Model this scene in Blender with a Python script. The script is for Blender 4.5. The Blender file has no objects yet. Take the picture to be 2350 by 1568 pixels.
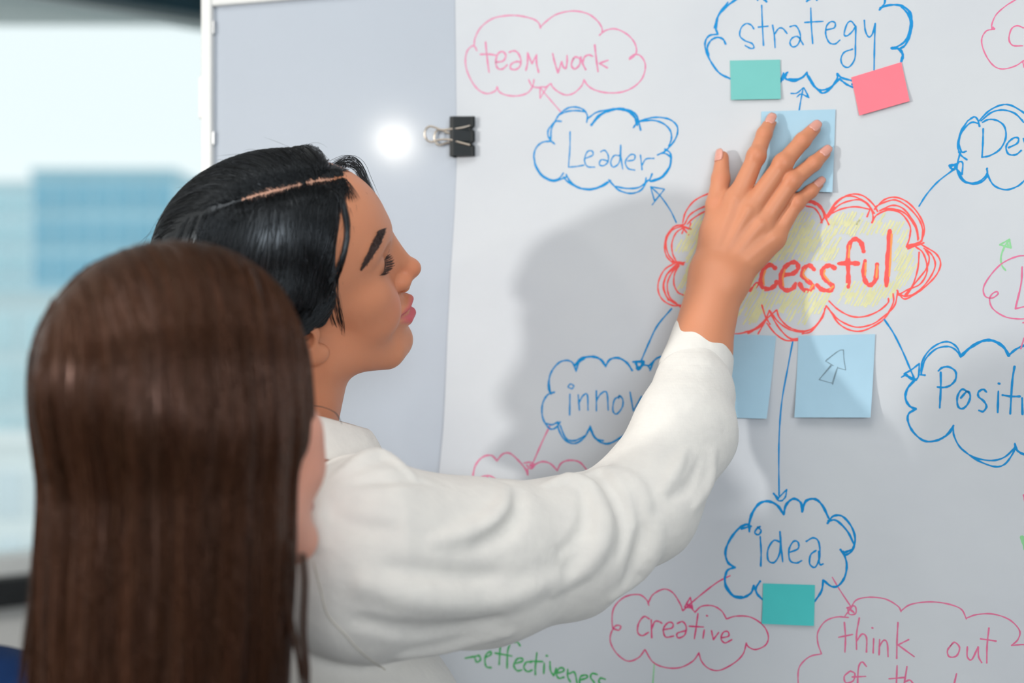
# Office scene: two people at a whiteboard covered with a mind map.
import math, random
import numpy as np
try:
    import bpy
    from mathutils import Matrix, Vector
except ImportError:
    bpy = None

# ------------------------------------------------------------------ camera, world, lights, exposure
F = 3264.0                      # focal length in pixels of the 2350 x 1568 frame (50 mm on 36 mm)
CX, CY = 1175.0, 784.0
EYE = 1.5                       # camera height above the floor
rng = np.random.default_rng(7)
random.seed(7)
A_BOARD = math.radians(18.0)    # the board is turned this much, its right end nearer
D0 = 1.34
BT = np.array([math.cos(A_BOARD), -math.sin(A_BOARD), 0.0])      # along the board, to the right
BN = np.array([-math.sin(A_BOARD), -math.cos(A_BOARD), 0.0])     # out of the board, into the room
BP = np.array([(1830 - CX) / F * D0, D0, 0.0])


def P(px, py, d):
    """point (eye-level frame) at depth d on the line of sight through a pixel of the photo"""
    return np.array([(px - CX) / F * d, d, -(py - CY) / F * d])


def B(px, py, off=0.0):
    """point on the plane that lies off metres in front of the board"""
    r = np.array([(px - CX) / F, 1.0, -(py - CY) / F])
    t = ((BP + BN * off) @ BN) / (r @ BN)
    return r * t


WALL_A = math.radians(40.0)
WT = np.array([math.cos(WALL_A), math.sin(WALL_A), 0.0])         # along the window wall, to the right
WN = np.array([math.sin(WALL_A), -math.cos(WALL_A), 0.0])        # into the room
WP = np.array([-0.29 * 3.2, 3.2, 0.0])

if bpy:
    scn = bpy.context.scene
    cam_d = bpy.data.cameras.new('camera')
    cam_d.sensor_width = 36.0
    cam_d.lens = 36.0 * F / 2350.0
    cam_d.clip_start = 0.02
    cam_d.clip_end = 2000
    cam_d.dof.use_dof = True
    cam_d.dof.focus_distance = 1.245
    cam_d.dof.aperture_fstop = 2.8
    cam = bpy.data.objects.new('camera', cam_d)
    cam.location = (0, 0, EYE)
    cam.rotation_euler = (math.pi / 2, 0, 0)
    scn.collection.objects.link(cam)
    scn.camera = cam
    w = bpy.data.worlds.new('overcast_sky')
    scn.world = w
    w.use_nodes = True
    bg = w.node_tree.nodes['Background']
    bg.inputs[0].default_value = (0.93, 0.985, 1.0, 1)
    bg.inputs[1].default_value = 0.98

    def area(name, loc, target, size, power, color=(1, 1, 1), shape='DISK', size_y=None):
        l = bpy.data.lights.new(name, 'AREA')
        l.shape = shape
        l.size = size
        if size_y:
            l.size_y = size_y
        l.energy = power
        l.color = color
        o = bpy.data.objects.new(name, l)
        o.location = loc
        o.rotation_euler = (Vector(target) - Vector(loc)).to_track_quat('-Z', 'Y').to_euler()
        scn.collection.objects.link(o)
        return o

    # lamp on the left of the room: the photo shows the shadows of head and arm that it throws on the paper
    area('lamp_left_offscreen', (-2.84, -0.33, EYE + 0.31), (0.1, 1.4, EYE), 0.18, 44, (1.0, 0.96, 0.9))
    # lamp behind the camera whose reflection shows on the glossy board
    _p = B(905, 325)
    _d = _p / np.linalg.norm(_p)
    _r = _d - 2 * (_d @ BN) * BN
    _l = _p + _r * 2.6
    area('lamp_behind_offscreen', (_l[0], _l[1], _l[2] + EYE), (_p[0], _p[1], _p[2] + EYE), 0.085, 2.2, (1.0, 0.95, 0.85))
    # added front fill behind the camera, no window there, and a ceiling panel
    area('fill_behind_offscreen', (0.75, -3.62, EYE + 0.5), (0.6, 1.3, EYE + 0.3), 1.9, 74, (0.95, 0.98, 1.0), 'RECTANGLE', 0.8)
    area('ceiling_panel_offscreen', (-0.4, 0.15, 2.66), (-0.4, 0.15, 0), 1.2, 11, (1, 0.98, 0.95), 'SQUARE')
    scn.view_settings.view_transform = 'Standard'
    scn.view_settings.look = 'None'
    scn.view_settings.gamma = 1.0
    scn.view_settings.use_curve_mapping = False
    scn.view_settings.exposure = 0.24

# ------------------------------------------------------------------ helpers: materials
MATS = {}


def mat(name, color, rough=0.5, metallic=0.0, spec=0.5, sss=0.0, sss_rad=(0.012, 0.004, 0.002), attr=None,
        noise=None, bump=None, coat=0.0, coat_rough=0.1, sheen=0.0, transl=0.0, tint=None):
    """procedural material: base colour (or the colour attribute), optional noise variation and bump"""
    if name in MATS:
        return MATS[name]
    m = bpy.data.materials.new(name)
    m.use_nodes = True
    nt = m.node_tree
    b = nt.nodes['Principled BSDF']
    N, L = nt.nodes.new, nt.links.new
    b.inputs['Base Color'].default_value = (*color, 1)
    b.inputs['Roughness'].default_value = rough
    b.inputs['Metallic'].default_value = metallic
    b.inputs['Specular IOR Level'].default_value = spec
    if sss:
        b.inputs['Subsurface Weight'].default_value = sss
        b.inputs['Subsurface Radius'].default_value = sss_rad
        b.inputs['Subsurface Scale'].default_value = 1.0
    if coat:
        b.inputs['Coat Weight'].default_value = coat
        b.inputs['Coat Roughness'].default_value = coat_rough
    if sheen:
        b.inputs['Sheen Weight'].default_value = sheen
    if tint:
        b.inputs['Specular Tint'].default_value = (*tint, 1)
    src = None
    if attr:
        a = N('ShaderNodeAttribute')
        a.attribute_name = attr
        src = a.outputs['Color']
    tc = N('ShaderNodeTexCoord')
    if noise:                                   # (scale, colour B, low, high)
        sc, colb, lo, hi = noise
        tx = N('ShaderNodeTexNoise')
        tx.inputs['Scale'].default_value = sc
        tx.inputs['Detail'].default_value = 5
        L(tc.outputs['Object'], tx.inputs['Vector'])
        mr = N('ShaderNodeMapRange')
        mr.inputs[1].default_value = 0.3
        mr.inputs[2].default_value = 0.7
        mr.inputs[3].default_value = lo
        mr.inputs[4].default_value = hi
        L(tx.outputs['Fac'], mr.inputs[0])
        mx = N('ShaderNodeMix')
        mx.data_type = 'RGBA'
        L(mr.outputs[0], mx.inputs[0])
        if src:
            L(src, mx.inputs[6])
        else:
            mx.inputs[6].default_value = (*color, 1)
        mx.inputs[7].default_value = (*colb, 1)
        src = mx.outputs[2]
    if src:
        L(src, b.inputs['Base Color'])
    if bump:                                    # list of (kind, scale, strength, distance)
        prev = None
        for kind, sc, st, dist in bump:
            if kind == 'noise':
                tx = N('ShaderNodeTexNoise')
                tx.inputs['Detail'].default_value = 4
            else:
                tx = N('ShaderNodeTexWave')
                tx.bands_direction = kind
                tx.inputs['Distortion'].default_value = 0.8
            tx.inputs['Scale'].default_value = sc
            L(tc.outputs['Object'], tx.inputs['Vector'])
            bp = N('ShaderNodeBump')
            bp.inputs['Strength'].default_value = st
            bp.inputs['Distance'].default_value = dist
            L(tx.outputs['Fac'], bp.inputs['Height'])
            if prev:
                L(prev, bp.inputs['Normal'])
            prev = bp.outputs['Normal']
        L(prev, b.inputs['Normal'])
    if transl:
        tr = N('ShaderNodeBsdfTranslucent')
        tr.inputs[0].default_value = (*color, 1)
        mx = N('ShaderNodeMixShader')
        mx.inputs[0].default_value = transl
        L(b.outputs[0], mx.inputs[1])
        L(tr.outputs[0], mx.inputs[2])
        L(mx.outputs[0], nt.nodes['Material Output'].inputs[0])
    MATS[name] = m
    return m


def lin(r, g, b):
    return tuple((c / 255 / 12.92) if c <= 10 else ((c / 255 + 0.055) / 1.055) ** 2.4 for c in (r, g, b))


# ------------------------------------------------------------------ helpers: objects
UPZ = np.array([0, 0, EYE])


def mesh_obj(name, V, faces, m, parent=None, smooth=True, eye=True, col=None, attr='tint', loc=None):
    """one mesh object from numpy arrays; vertices given relative to eye level (z = 0 at the camera)"""
    V = np.asarray(V, dtype=np.float64)
    if eye:
        V = V + UPZ
    if loc is not None:
        V = V - np.asarray(loc)
    me = bpy.data.meshes.new(name)
    if isinstance(faces, np.ndarray) and faces.ndim == 2:
        n, k = faces.shape
        me.vertices.add(len(V))
        me.vertices.foreach_set('co', V.astype(np.float32).ravel())
        me.loops.add(n * k)
        me.loops.foreach_set('vertex_index', faces.astype(np.int32).ravel())
        me.polygons.add(n)
        me.polygons.foreach_set('loop_start', np.arange(0, n * k, k, dtype=np.int32))
        me.update(calc_edges=True)
        me.validate()
    else:
        me.from_pydata([tuple(v) for v in V], [], [tuple(int(i) for i in f) for f in faces])
        me.update()
    if smooth:
        me.polygons.foreach_set('use_smooth', np.ones(len(me.polygons), dtype=bool))
    if col is not None:
        ca = me.color_attributes.new(attr, 'FLOAT_COLOR', 'POINT')
        c4 = np.ones((len(V), 4), dtype=np.float32)
        c4[:, :3] = col
        ca.data.foreach_set('color', c4.ravel())
    me.materials.append(m)
    o = bpy.data.objects.new(name, me)
    scn.collection.objects.link(o)
    if loc is not None:
        o.location = loc
    if parent is not None:
        o.parent = parent
        pl = parent.matrix_basis
        o.matrix_parent_inverse = pl.inverted()
    return o


def empty(name, loc):
    o = bpy.data.objects.new(name, None)
    o.empty_display_size = 0.1
    o.location = loc
    scn.collection.objects.link(o)
    return o


def tag(o, label=None, cat=None, group=None, kind=None):
    if label:
        o['label'] = label
    if cat:
        o['category'] = cat
    if group:
        o['group'] = group
    if kind:
        o['kind'] = kind
    return o


def boxes_mesh(boxes):
    """list of (centre, half sizes, axes 3x3 rows) -> V, faces"""
    V, Fc = [], []
    for c, h, ax in boxes:
        c = np.asarray(c, float)
        ax = np.asarray(ax, float)
        b = len(V)
        for s in ((-1, -1, -1), (1, -1, -1), (1, 1, -1), (-1, 1, -1), (-1, -1, 1), (1, -1, 1), (1, 1, 1), (-1, 1, 1)):
            V.append(c + (np.array(s) * h) @ ax)
        for f in ((0, 3, 2, 1), (4, 5, 6, 7), (0, 1, 5, 4), (1, 2, 6, 5), (2, 3, 7, 6), (3, 0, 4, 7)):
            Fc.append(tuple(b + i for i in f))
    return np.array(V), Fc


def bevel(o, w, seg=2):
    md = o.modifiers.new('bevel', 'BEVEL')
    md.width = w
    md.segments = seg
    md.limit_method = 'ANGLE'
    return o


def catmull(pts, n=8):
    p = np.asarray(pts, float)
    if len(p) < 3:
        t = np.linspace(0, 1, n)[:, None]
        return p[0] * (1 - t) + p[-1] * t
    q = np.vstack([2 * p[0] - p[1], p, 2 * p[-1] - p[-2]])
    out = []
    for i in range(1, len(q) - 2):
        a, b, c, d = q[i - 1], q[i], q[i + 1], q[i + 2]
        t = np.linspace(0, 1, n, endpoint=False)[:, None]
        out.append(0.5 * (2 * b + (c - a) * t + (2 * a - 5 * b + 4 * c - d) * t ** 2 + (3 * b - a - 3 * c + d) * t ** 3))
    out.append(p[-1:])
    return np.vstack(out)


def tubes(polys, rad, sides=3, taper=0.15):
    """polys (n, s, 3) -> V, quads; rad scalar or (n,); ends thin out"""
    n, s, _ = polys.shape
    T = np.gradient(polys, axis=1)
    T /= np.linalg.norm(T, axis=2, keepdims=True) + 1e-12
    ref = np.where(np.abs(T[..., 2:3]) > 0.9, np.array([1.0, 0, 0]), np.array([0, 0, 1.0]))
    U = np.cross(T, ref)
    U /= np.linalg.norm(U, axis=2, keepdims=True) + 1e-12
    Wv = np.cross(T, U)
    tt = np.linspace(0, 1, s)
    prof = np.clip(np.minimum(tt / 0.12 + 0.5, (1 - tt) / 0.25 + taper), 0, 1)
    r = (np.ones(n) * rad)[:, None, None] * prof[None, :, None]
    ang = np.arange(sides) * 2 * np.pi / sides
    V = np.stack([polys + r * (np.cos(a) * U + np.sin(a) * Wv) for a in ang], axis=2)     # n,s,sides,3
    base = (np.arange(n)[:, None, None] * s + np.arange(s - 1)[None, :, None]) * sides
    k = np.arange(sides)[None, None, :]
    k2 = (k + 1) % sides
    q = np.stack([base + k, base + k2, base + sides + k2, base + sides + k], axis=-1).reshape(-1, 4)
    return V.reshape(-1, 3), q


# ------------------------------------------------------------------ helpers: signed distance modelling
def smin(a, b, k):
    h = np.clip(0.5 + 0.5 * (b - a) / k, 0, 1)
    return b * (1 - h) + a * h - k * h * (1 - h)


def smax(a, b, k):
    return -smin(-a, -b, k)


def ell(p, c, r):
    q = p - np.asarray(c, p.dtype)
    r = np.asarray(r, p.dtype)
    k0 = np.sqrt(((q / r) ** 2).sum(-1))
    k1 = np.sqrt(((q / (r * r)) ** 2).sum(-1)) + 1e-9
    return k0 * (k0 - 1) / k1


def cone(p, a, b, ra, rb):
    a = np.asarray(a, p.dtype)
    b = np.asarray(b, p.dtype)
    ab = b - a
    h = np.clip(((p - a) @ ab) / (ab @ ab), 0, 1)
    q = p - a - h[..., None] * ab
    return np.sqrt((q * q).sum(-1)) - (ra + (rb - ra) * h)


def chain(p, pts, rs, k=None):
    d = None
    for i in range(len(pts) - 1):
        e = cone(p, pts[i], pts[i + 1], rs[i], rs[i + 1])
        d = e if d is None else (np.minimum(d, e) if k is None else smin(d, e, k))
    return d


def grad(f, p, e):
    k = np.array([[1, -1, -1], [-1, -1, 1], [-1, 1, -1], [1, 1, 1]], dtype=p.dtype)
    g = sum(k[i] * f(p + k[i] * e)[:, None] for i in range(4))
    return g / (np.linalg.norm(g, axis=1, keepdims=True) + 1e-12)


def chunked(f, p, n=400000):
    return np.concatenate([f(p[i:i + n]) for i in range(0, len(p), n)]) if len(p) > n else f(p)


def mesh_sdf(f, lo, hi, h, newton=2):
    """surface nets on sparse blocks -> V (n,3), quads"""
    Bk = 8
    lo = np.asarray(lo, np.float64)
    nb = np.ceil((np.asarray(hi) - lo) / (h * Bk)).astype(int)
    gi = np.stack(np.meshgrid(*[np.arange(n) for n in nb], indexing='ij'), -1).reshape(-1, 3)
    cen = (lo + (gi + 0.5) * h * Bk).astype(np.float32)
    d = chunked(f, cen)
    gi = gi[np.abs(d) < h * Bk * 1.05]
    off = np.stack(np.meshgrid(*[np.arange(Bk + 1)] * 3, indexing='ij'), -1)
    idx = gi[:, None, None, None, :] * Bk + off
    pts = (lo + idx * h).astype(np.float32)
    D = chunked(f, pts.reshape(-1, 3)).reshape(idx.shape[:-1])
    S = D < 0
    c = [(slice(i, Bk + i), slice(j, Bk + j), slice(k, Bk + k)) for i in (0, 1) for j in (0, 1) for k in (0, 1)]
    cnt = sum(S[(slice(None),) + s].astype(np.int8) for s in c)
    act = (cnt > 0) & (cnt < 8)
    bi = np.nonzero(act)
    cell = idx[:, :Bk, :Bk, :Bk][bi]
    NN = (nb * Bk + 4).astype(np.int64)
    key = (cell[:, 0].astype(np.int64) * NN[1] + cell[:, 1]) * NN[2] + cell[:, 2]
    order = np.argsort(key)
    key = key[order]
    # vertex: mean of edge crossings
    acc = np.zeros((len(cell), 3))
    num = np.zeros(len(cell))
    vals = np.stack([D[(slice(None),) + s][bi] for s in c], 1)
    co = np.array([[i, j, k] for i in (0, 1) for j in (0, 1) for k in (0, 1)], float)
    for a in range(8):
        for b in range(a + 1, 8):
            if np.abs(co[a] - co[b]).sum() != 1:
                continue
            m = (vals[:, a] < 0) != (vals[:, b] < 0)
            t = vals[:, a] / (vals[:, a] - vals[:, b] + 1e-20)
            x = co[a] + t[:, None] * (co[b] - co[a])
            acc[m] += x[m]
            num[m] += 1
    V = (lo + (cell + acc / num[:, None]) * h)[order]
    cell = cell[order]
    vals = vals[order]
    quads = []
    for ax in range(3):
        e = [0, 0, 0]
        e[ax] = 1
        b = e[0] * 4 + e[1] * 2 + e[2]
        s0, s1 = vals[:, 0] < 0, vals[:, b] < 0
        m = s0 != s1
        cc = cell[m]
        u, v = np.zeros(3, int), np.zeros(3, int)
        u[(ax + 1) % 3] = 1
        v[(ax + 2) % 3] = 1
        ids = []
        ok = np.ones(len(cc), bool)
        for dlt in (0 * u, -u, -u - v, -v):
            q = cc + dlt
            kk = (q[:, 0].astype(np.int64) * NN[1] + q[:, 1]) * NN[2] + q[:, 2]
            i = np.clip(np.searchsorted(key, kk), 0, len(key) - 1)
            ok &= key[i] == kk
            ids.append(i)
        q = np.stack(ids, 1)
        flip = s1[m]
        q[flip] = q[flip][:, ::-1]
        quads.append(q[ok])
    Q = np.concatenate(quads)
    Vf = V.astype(np.float32)
    for _ in range(newton):
        dd = chunked(f, Vf)
        g = grad(lambda x: chunked(f, x), Vf, np.float32(h * 0.35))
        Vf = Vf - np.clip(dd, -0.6 * h, 0.6 * h)[:, None] * g
    return Vf.astype(np.float64), Q


def raycast(f, px, py, start=0.5, steps=120):
    """march from the camera through pixels on to a distance field"""
    px = np.atleast_1d(np.asarray(px, float))
    py = np.atleast_1d(np.asarray(py, float))
    d = np.stack([(px - CX) / F, np.ones_like(px), -(py - CY) / F], 1)
    d /= np.linalg.norm(d, axis=1, keepdims=True)
    t = np.full(len(px), start)
    for _ in range(steps):
        t = t + np.clip(f((d * t[:, None]).astype(np.float32)), -0.02, 0.05) * 0.8
        t = np.minimum(t, 2.0)
    return d * t[:, None]

# ------------------------------------------------------------------ the setting
def wall_pt(s, off, z):
    return WP + WT * s + WN * off + np.array([0, 0, z])


def wall_box(s0, s1, o0, o1, z0, z1):
    c = wall_pt((s0 + s1) / 2, (o0 + o1) / 2, (z0 + z1) / 2)
    return (c, np.array([(s1 - s0) / 2, (o1 - o0) / 2, (z1 - z0) / 2]), np.array([WT, WN, [0, 0, 1]]))


ID3 = np.eye(3)
Z_HEAD, Z_SILL = 0.757, -0.463


def build_setting():
    white = mat('wall_paint', (0.8, 0.8, 0.78), 0.75, noise=(6, (0.76, 0.77, 0.76), 0, 1), bump=[('noise', 180, 0.12, 0.002)])
    dark = mat('dark_blind', lin(22, 62, 76), 0.45, noise=(9, lin(14, 48, 60), 0, 1))
    alu = mat('white_aluminium', (0.82, 0.85, 0.85), 0.35, noise=(20, (0.75, 0.79, 0.8), 0, 0.6))
    char = mat('charcoal_ledge', (0.012, 0.014, 0.016), 0.5, noise=(15, (0.02, 0.022, 0.025), 0, 1))
    V, f = boxes_mesh([((0.3, 0.8, -EYE - 0.05), np.array([4.2, 4.6, 0.05]), ID3)])
    tag(mesh_obj('floor', V, f, mat('carpet', (0.2, 0.21, 0.22), 0.95, noise=(300, (0.14, 0.15, 0.16), 0, 1),
                                    bump=[('noise', 500, 0.5, 0.004)]), smooth=False), kind='structure')
    V, f = boxes_mesh([((0.3, 0.8, 1.25), np.array([4.2, 4.6, 0.05]), ID3)])
    tag(mesh_obj('ceiling', V, f, mat('ceiling_tile', (0.82, 0.82, 0.8), 0.9, noise=(40, (0.76, 0.76, 0.75), 0, 1)), smooth=False), kind='structure')
    for nm, c, h in (('wall_back', (0.3, -3.75, -0.15), (4.2, 0.05, 1.35)), ('wall_left', (-3.85, -0.6, -0.15), (0.05, 3.1, 1.35)),
                     ('wall_right', (4.45, 0.8, -0.15), (0.05, 4.6, 1.35)), ('wall_far', (2.0, 5.35, -0.15), (2.5, 0.05, 1.35))):
        V, f = boxes_mesh([(c, np.array(h), ID3)])
        tag(mesh_obj(nm, V, f, white, smooth=False), kind='structure')
    bl = [wall_box(-2.4, 3.2, -0.14, 0, -EYE, -0.565),
          wall_box(-2.4, 3.2, -0.14, 0, Z_HEAD + 0.06, 1.2),
          wall_box(1.0, 3.2, -0.14, 0, -0.565, Z_HEAD + 0.06),
          wall_box(-2.4, -1.7, -0.14, 0, -0.565, Z_HEAD + 0.06)]
    V, f = boxes_mesh(bl)
    tag(mesh_obj('wall_window', V, f, white, smooth=False), kind='structure')
    root = empty('window_1', tuple(wall_pt(0, 0, -0.5) + UPZ))
    tag(root, kind='structure')

    def part(name, bx, m, bev=0.004):
        V, f = boxes_mesh(bx)
        return bevel(mesh_obj(name, V, f, m, root, smooth=False), bev)
    part('bottom_rail', [wall_box(-1.7, 1.0, -0.09, 0.01, -0.505, Z_SILL)], alu)
    part('sill', [wall_box(-1.72, 1.02, -0.14, 0.06, -0.565, -0.503)], char)
    part('top_rail', [wall_box(-1.7, 1.0, -0.1, -0.02, Z_HEAD, Z_HEAD + 0.06)], alu)
    part('blind_box', [wall_box(-1.7, 1.0, -0.015, 0.07, Z_HEAD, Z_HEAD + 0.13)], dark)
    for s in (-1.68, -0.72, 0.98):
        part('mullion', [wall_box(s - 0.025, s + 0.025, -0.09, -0.01, -0.47, Z_HEAD + 0.01)], alu)
    gm = bpy.data.materials.new('window_glass')
    gm.use_nodes = True
    nt = gm.node_tree
    nt.nodes.remove(nt.nodes['Principled BSDF'])
    tr = nt.nodes.new('ShaderNodeBsdfTransparent')
    tr.inputs[0].default_value = (0.95, 0.985, 0.985, 1)
    gl = nt.nodes.new('ShaderNodeBsdfGlossy')
    gl.inputs['Roughness'].default_value = 0.02
    mx = nt.nodes.new('ShaderNodeMixShader')
    mx.inputs[0].default_value = 0.06
    nt.links.new(tr.outputs[0], mx.inputs[1])
    nt.links.new(gl.outputs[0], mx.inputs[2])
    nt.links.new(mx.outputs[0], nt.nodes['Material Output'].inputs[0])
    for s0, s1 in ((-1.68, -0.72), (-0.72, 0.98)):
        V, f = boxes_mesh([wall_box(s0, s1, -0.06, -0.052, -0.47, Z_HEAD + 0.01)])
        mesh_obj('pane', V, f, gm, root, smooth=False)


def facade_mat(name, c, metal, rough):
    return mat(name, c, rough, metallic=metal, noise=(0.15, tuple(x * 0.88 for x in c), 0, 1))


def build_city():
    gr = mat('city_ground', (0.45, 0.52, 0.53), 0.9, noise=(0.05, (0.35, 0.42, 0.42), 0, 1))
    V, f = boxes_mesh([((-60, 160, -32.5), np.array([220, 150, 0.5]), ID3)])
    tag(mesh_obj('city_ground', V, f, gr, smooth=False), kind='structure')
    spec = [  # px0, px1, top, depth, thickness, wall colour, window colour, label
        (75, 398, 402, 115, 14, (0.40, 0.66, 0.78), (0.22, 0.5, 0.66), 'tall blue glass tower outside, highest roof seen through the window'),
        (-240, 70, 428, 140, 14, (0.66, 0.84, 0.9), (0.5, 0.74, 0.82), 'pale tower block outside, left of the tall blue glass tower'),
        (-150, 300, 690, 80, 9, (0.68, 0.82, 0.86), (0.55, 0.74, 0.8), 'pale cyan office block outside, below the two towers'),
        (-200, 420, 1040, 62, 8, (0.86, 0.9, 0.9), (0.7, 0.78, 0.82), 'low light grey building outside, just above the window sill')]
    for px0, px1, top, dep, th, cw, cg, lab in spec:
        x0, x1 = (px0 - CX) / F * dep, (px1 - CX) / F * dep
        zt = -(top - CY) / F * dep
        zb = -32.0
        root = empty('city_building', ((x0 + x1) / 2, dep, zb + EYE))
        tag(root, lab, 'building')
        V, f = boxes_mesh([(((x0 + x1) / 2, dep + th / 2, (zt + zb) / 2), np.array([(x1 - x0) / 2, th / 2, (zt - zb) / 2]), ID3)])
        k = lab.split()[0] + lab.split()[1]
        mesh_obj('wall', V, f, facade_mat('facade_' + k, cw, 0.15, 0.4), root, smooth=False)
        V, f = boxes_mesh([(((x0 + x1) / 2, dep + th / 2, zt + 0.2), np.array([(x1 - x0) / 2 + 0.15, th / 2 + 0.15, 0.3]), ID3)])
        mesh_obj('roof', V, f, facade_mat('roof_' + k, tuple(c * 0.9 for c in cw), 0, 0.7), root, smooth=False)
        gmat = facade_mat('glazing_' + k, cg, 0.35, 0.2)
        nx, nz = 7, 9
        wx, wz = (x1 - x0) / nx, 2.9
        V, f = boxes_mesh([((0, 0, 0), np.array([wx * 0.36, 0.12, wz * 0.36]), ID3)])
        proto = None
        for i in range(nx):
            for j in range(nz):
                zc = zt - 1.8 - j * wz
                if zc < zb + 2:
                    continue
                loc = (x0 + (i + 0.5) * wx, dep, zc + EYE)
                if proto is None:
                    proto = mesh_obj('window', V, f, gmat, None, smooth=False, eye=False)
                    o = proto
                else:
                    o = proto.copy()
                    scn.collection.objects.link(o)
                o.location = loc
                o.parent = root
                o.matrix_parent_inverse = root.matrix_basis.inverted()


# ------------------------------------------------------------------ board, paper, writing
def uz(px, py, off=0.0):
    p = B(px, py, off)
    return (p - BP) @ BT, p[2]


def bpt(u, z, off):
    return BP + BT * u + BN * off + np.array([0, 0, z])


def board_box(u0, u1, o0, o1, z0, z1):
    return (bpt((u0 + u1) / 2, (z0 + z1) / 2, (o0 + o1) / 2), np.array([(u1 - u0) / 2, (o1 - o0) / 2, (z1 - z0) / 2]),
            np.array([BT, BN, [0, 0, 1]]))


EDGE = [(1047, -80), (1048, 0), (1051, 300), (1051, 380), (1046, 500), (1037, 640), (1031, 780), (1028, 900), (1025, 980), (1018, 1060), (1012, 1115), (1004, 1250), (998, 1568), (990, 1900)]
if True:
    _e = np.array([uz(*q) for q in EDGE])
    _o = np.argsort(_e[:, 1])
    EDGE_Z, EDGE_U = _e[_o, 1], _e[_o, 0]
U_L = uz(467, 200)[0]
PANEL_OFF = 0.0


def paper_off(u, z):
    """how far the sheet stands off the board at (u, z)"""
    d = np.maximum(u - np.interp(z, EDGE_Z, EDGE_U), 0)
    low = 1 / (1 + np.exp((z + 0.02) / 0.05))
    lift = (0.0015 + 0.007 * low) * np.exp(-d / 0.035)
    wav = 0.0006 * (np.sin(u * 23 + z * 9) * np.sin(z * 17 - u * 6) + 1)
    return 0.0012 + lift + wav


def build_board():
    z1 = uz(495, 19)[1] + 0.001
    zt, zb = z1 + 0.03, -0.83
    uR = U_L + 1.75
    root = empty('whiteboard', tuple(bpt((U_L + uR) / 2, -EYE, 0) + UPZ))
    tag(root, 'white framed rolling whiteboard behind the big mind map sheet', 'whiteboard')
    fr = mat('frame_white', (0.78, 0.79, 0.78), 0.35, noise=(30, (0.72, 0.74, 0.74), 0, 0.7))
    pan = mat('board_enamel', lin(180, 189, 201), 0.5, spec=0.3, coat=0.3, coat_rough=0.1, noise=(5, lin(175, 184, 196), 0, 0.7))
    leg = mat('stand_metal', (0.6, 0.61, 0.62), 0.35, metallic=0.7, noise=(25, (0.5, 0.51, 0.52), 0, 1))

    def part(name, bx, m, bev=0.0025):
        V, f = boxes_mesh(bx)
        return bevel(mesh_obj(name, V, f, m, root, smooth=False), bev)
    fw = uz(492, 200)[0] - U_L
    part('panel', [board_box(U_L + 0.004, uR - 0.004, -0.014, 0, zb + 0.004, zt - 0.004)], pan, 0.0005)
    part('frame_rail', [board_box(U_L, U_L + fw, -0.018, 0.007, zb, zt)], fr)
    part('frame_rail', [board_box(uR - fw, uR, -0.018, 0.007, zb, zt)], fr)
    part('frame_rail', [board_box(U_L + fw, uR - fw, -0.018, 0.007, z1, zt)], fr)
    part('frame_rail', [board_box(U_L + fw, uR - fw, -0.018, 0.007, zb, zb + 0.03)], fr)
    za, zc = uz(467, 176)[1], uz(467, 272)[1]
    part('pivot_bracket', [board_box(U_L - 0.0045, U_L + 0.006, -0.02, 0.0035, zc, za)], fr, 0.001)
    part('pen_tray', [board_box(U_L + 0.3, uR - 0.3, 0.007, 0.06, zb, zb + 0.012)], fr)
    for u in (U_L + 0.12, uR - 0.12):
        part('leg', [board_box(u - 0.02, u + 0.02, -0.045, -0.018, -EYE + 0.05, zt - 0.25)], leg)
        part('foot', [board_box(u - 0.025, u + 0.025, -0.2, 0.16, -EYE + 0.04, -EYE + 0.07),
                      board_box(u - 0.02, u + 0.02, 0.12, 0.16, -EYE, -EYE + 0.045),
                      board_box(u - 0.02, u + 0.02, -0.2, -0.16, -EYE, -EYE + 0.045)], leg)
    # three small clips that hold the surface in the frame
    for py in (64, 318):
        uu, zz = uz(493, py)
        part('retaining_clip', [board_box(uu - 0.002, uu + 0.0015, 0, 0.0045, zz - 0.007, zz + 0.007)], leg, 0.0005)


def build_paper():
    zs = np.linspace(0.46, -0.66, 150)
    ur = uz(2350, 784)[0] + 0.26
    w = np.linspace(0, 1, 110) ** 1.3
    ul = np.interp(zs, EDGE_Z, EDGE_U)
    Ug = ul[:, None] + (ur - ul)[:, None] * w[None, :]
    Zg = np.repeat(zs[:, None], len(w), 1)
    og = paper_off(Ug, Zg)
    V = (BP + Ug[..., None] * BT + og[..., None] * BN).reshape(-1, 3)
    V[:, 2] += Zg.ravel()
    nz, nu = Ug.shape
    i = (np.arange(nz - 1)[:, None] * nu + np.arange(nu - 1)[None, :]).ravel()
    q = np.stack([i, i + nu, i + nu + 1, i + 1], 1)
    m = mat('flip_chart_paper', lin(207, 212, 217), 0.6, spec=0.3, noise=(7, lin(201, 206, 213), 0, 1),
            bump=[('noise', 9, 0.25, 0.01), ('noise', 400, 0.05, 0.0005)])
    loc = tuple(bpt(0, 0, 0) + UPZ)
    o = mesh_obj('paper_sheet', V, q, m, loc=loc)
    tag(o, 'large white paper sheet with a hand-drawn mind map clipped to whiteboard', 'paper')
    return o


INK = {'blue': (lin(0, 136, 202), 0.45), 'pink': (lin(218, 112, 150), 0.55), 'rose': (lin(214, 72, 122), 0.5),
       'red': (lin(246, 92, 88), 0.5), 'orange': (lin(255, 158, 92), 0.5), 'yellow': (lin(216, 215, 168), 0.6),
       'green': (lin(72, 168, 98), 0.55), 'lightgreen': (lin(140, 205, 150), 0.55), 'pencil': (lin(118, 140, 152), 0.7),
       'lightpink': (lin(214, 134, 168), 0.55), 'sky': (lin(40, 165, 222), 0.5)}
LAYER = [0]


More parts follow.
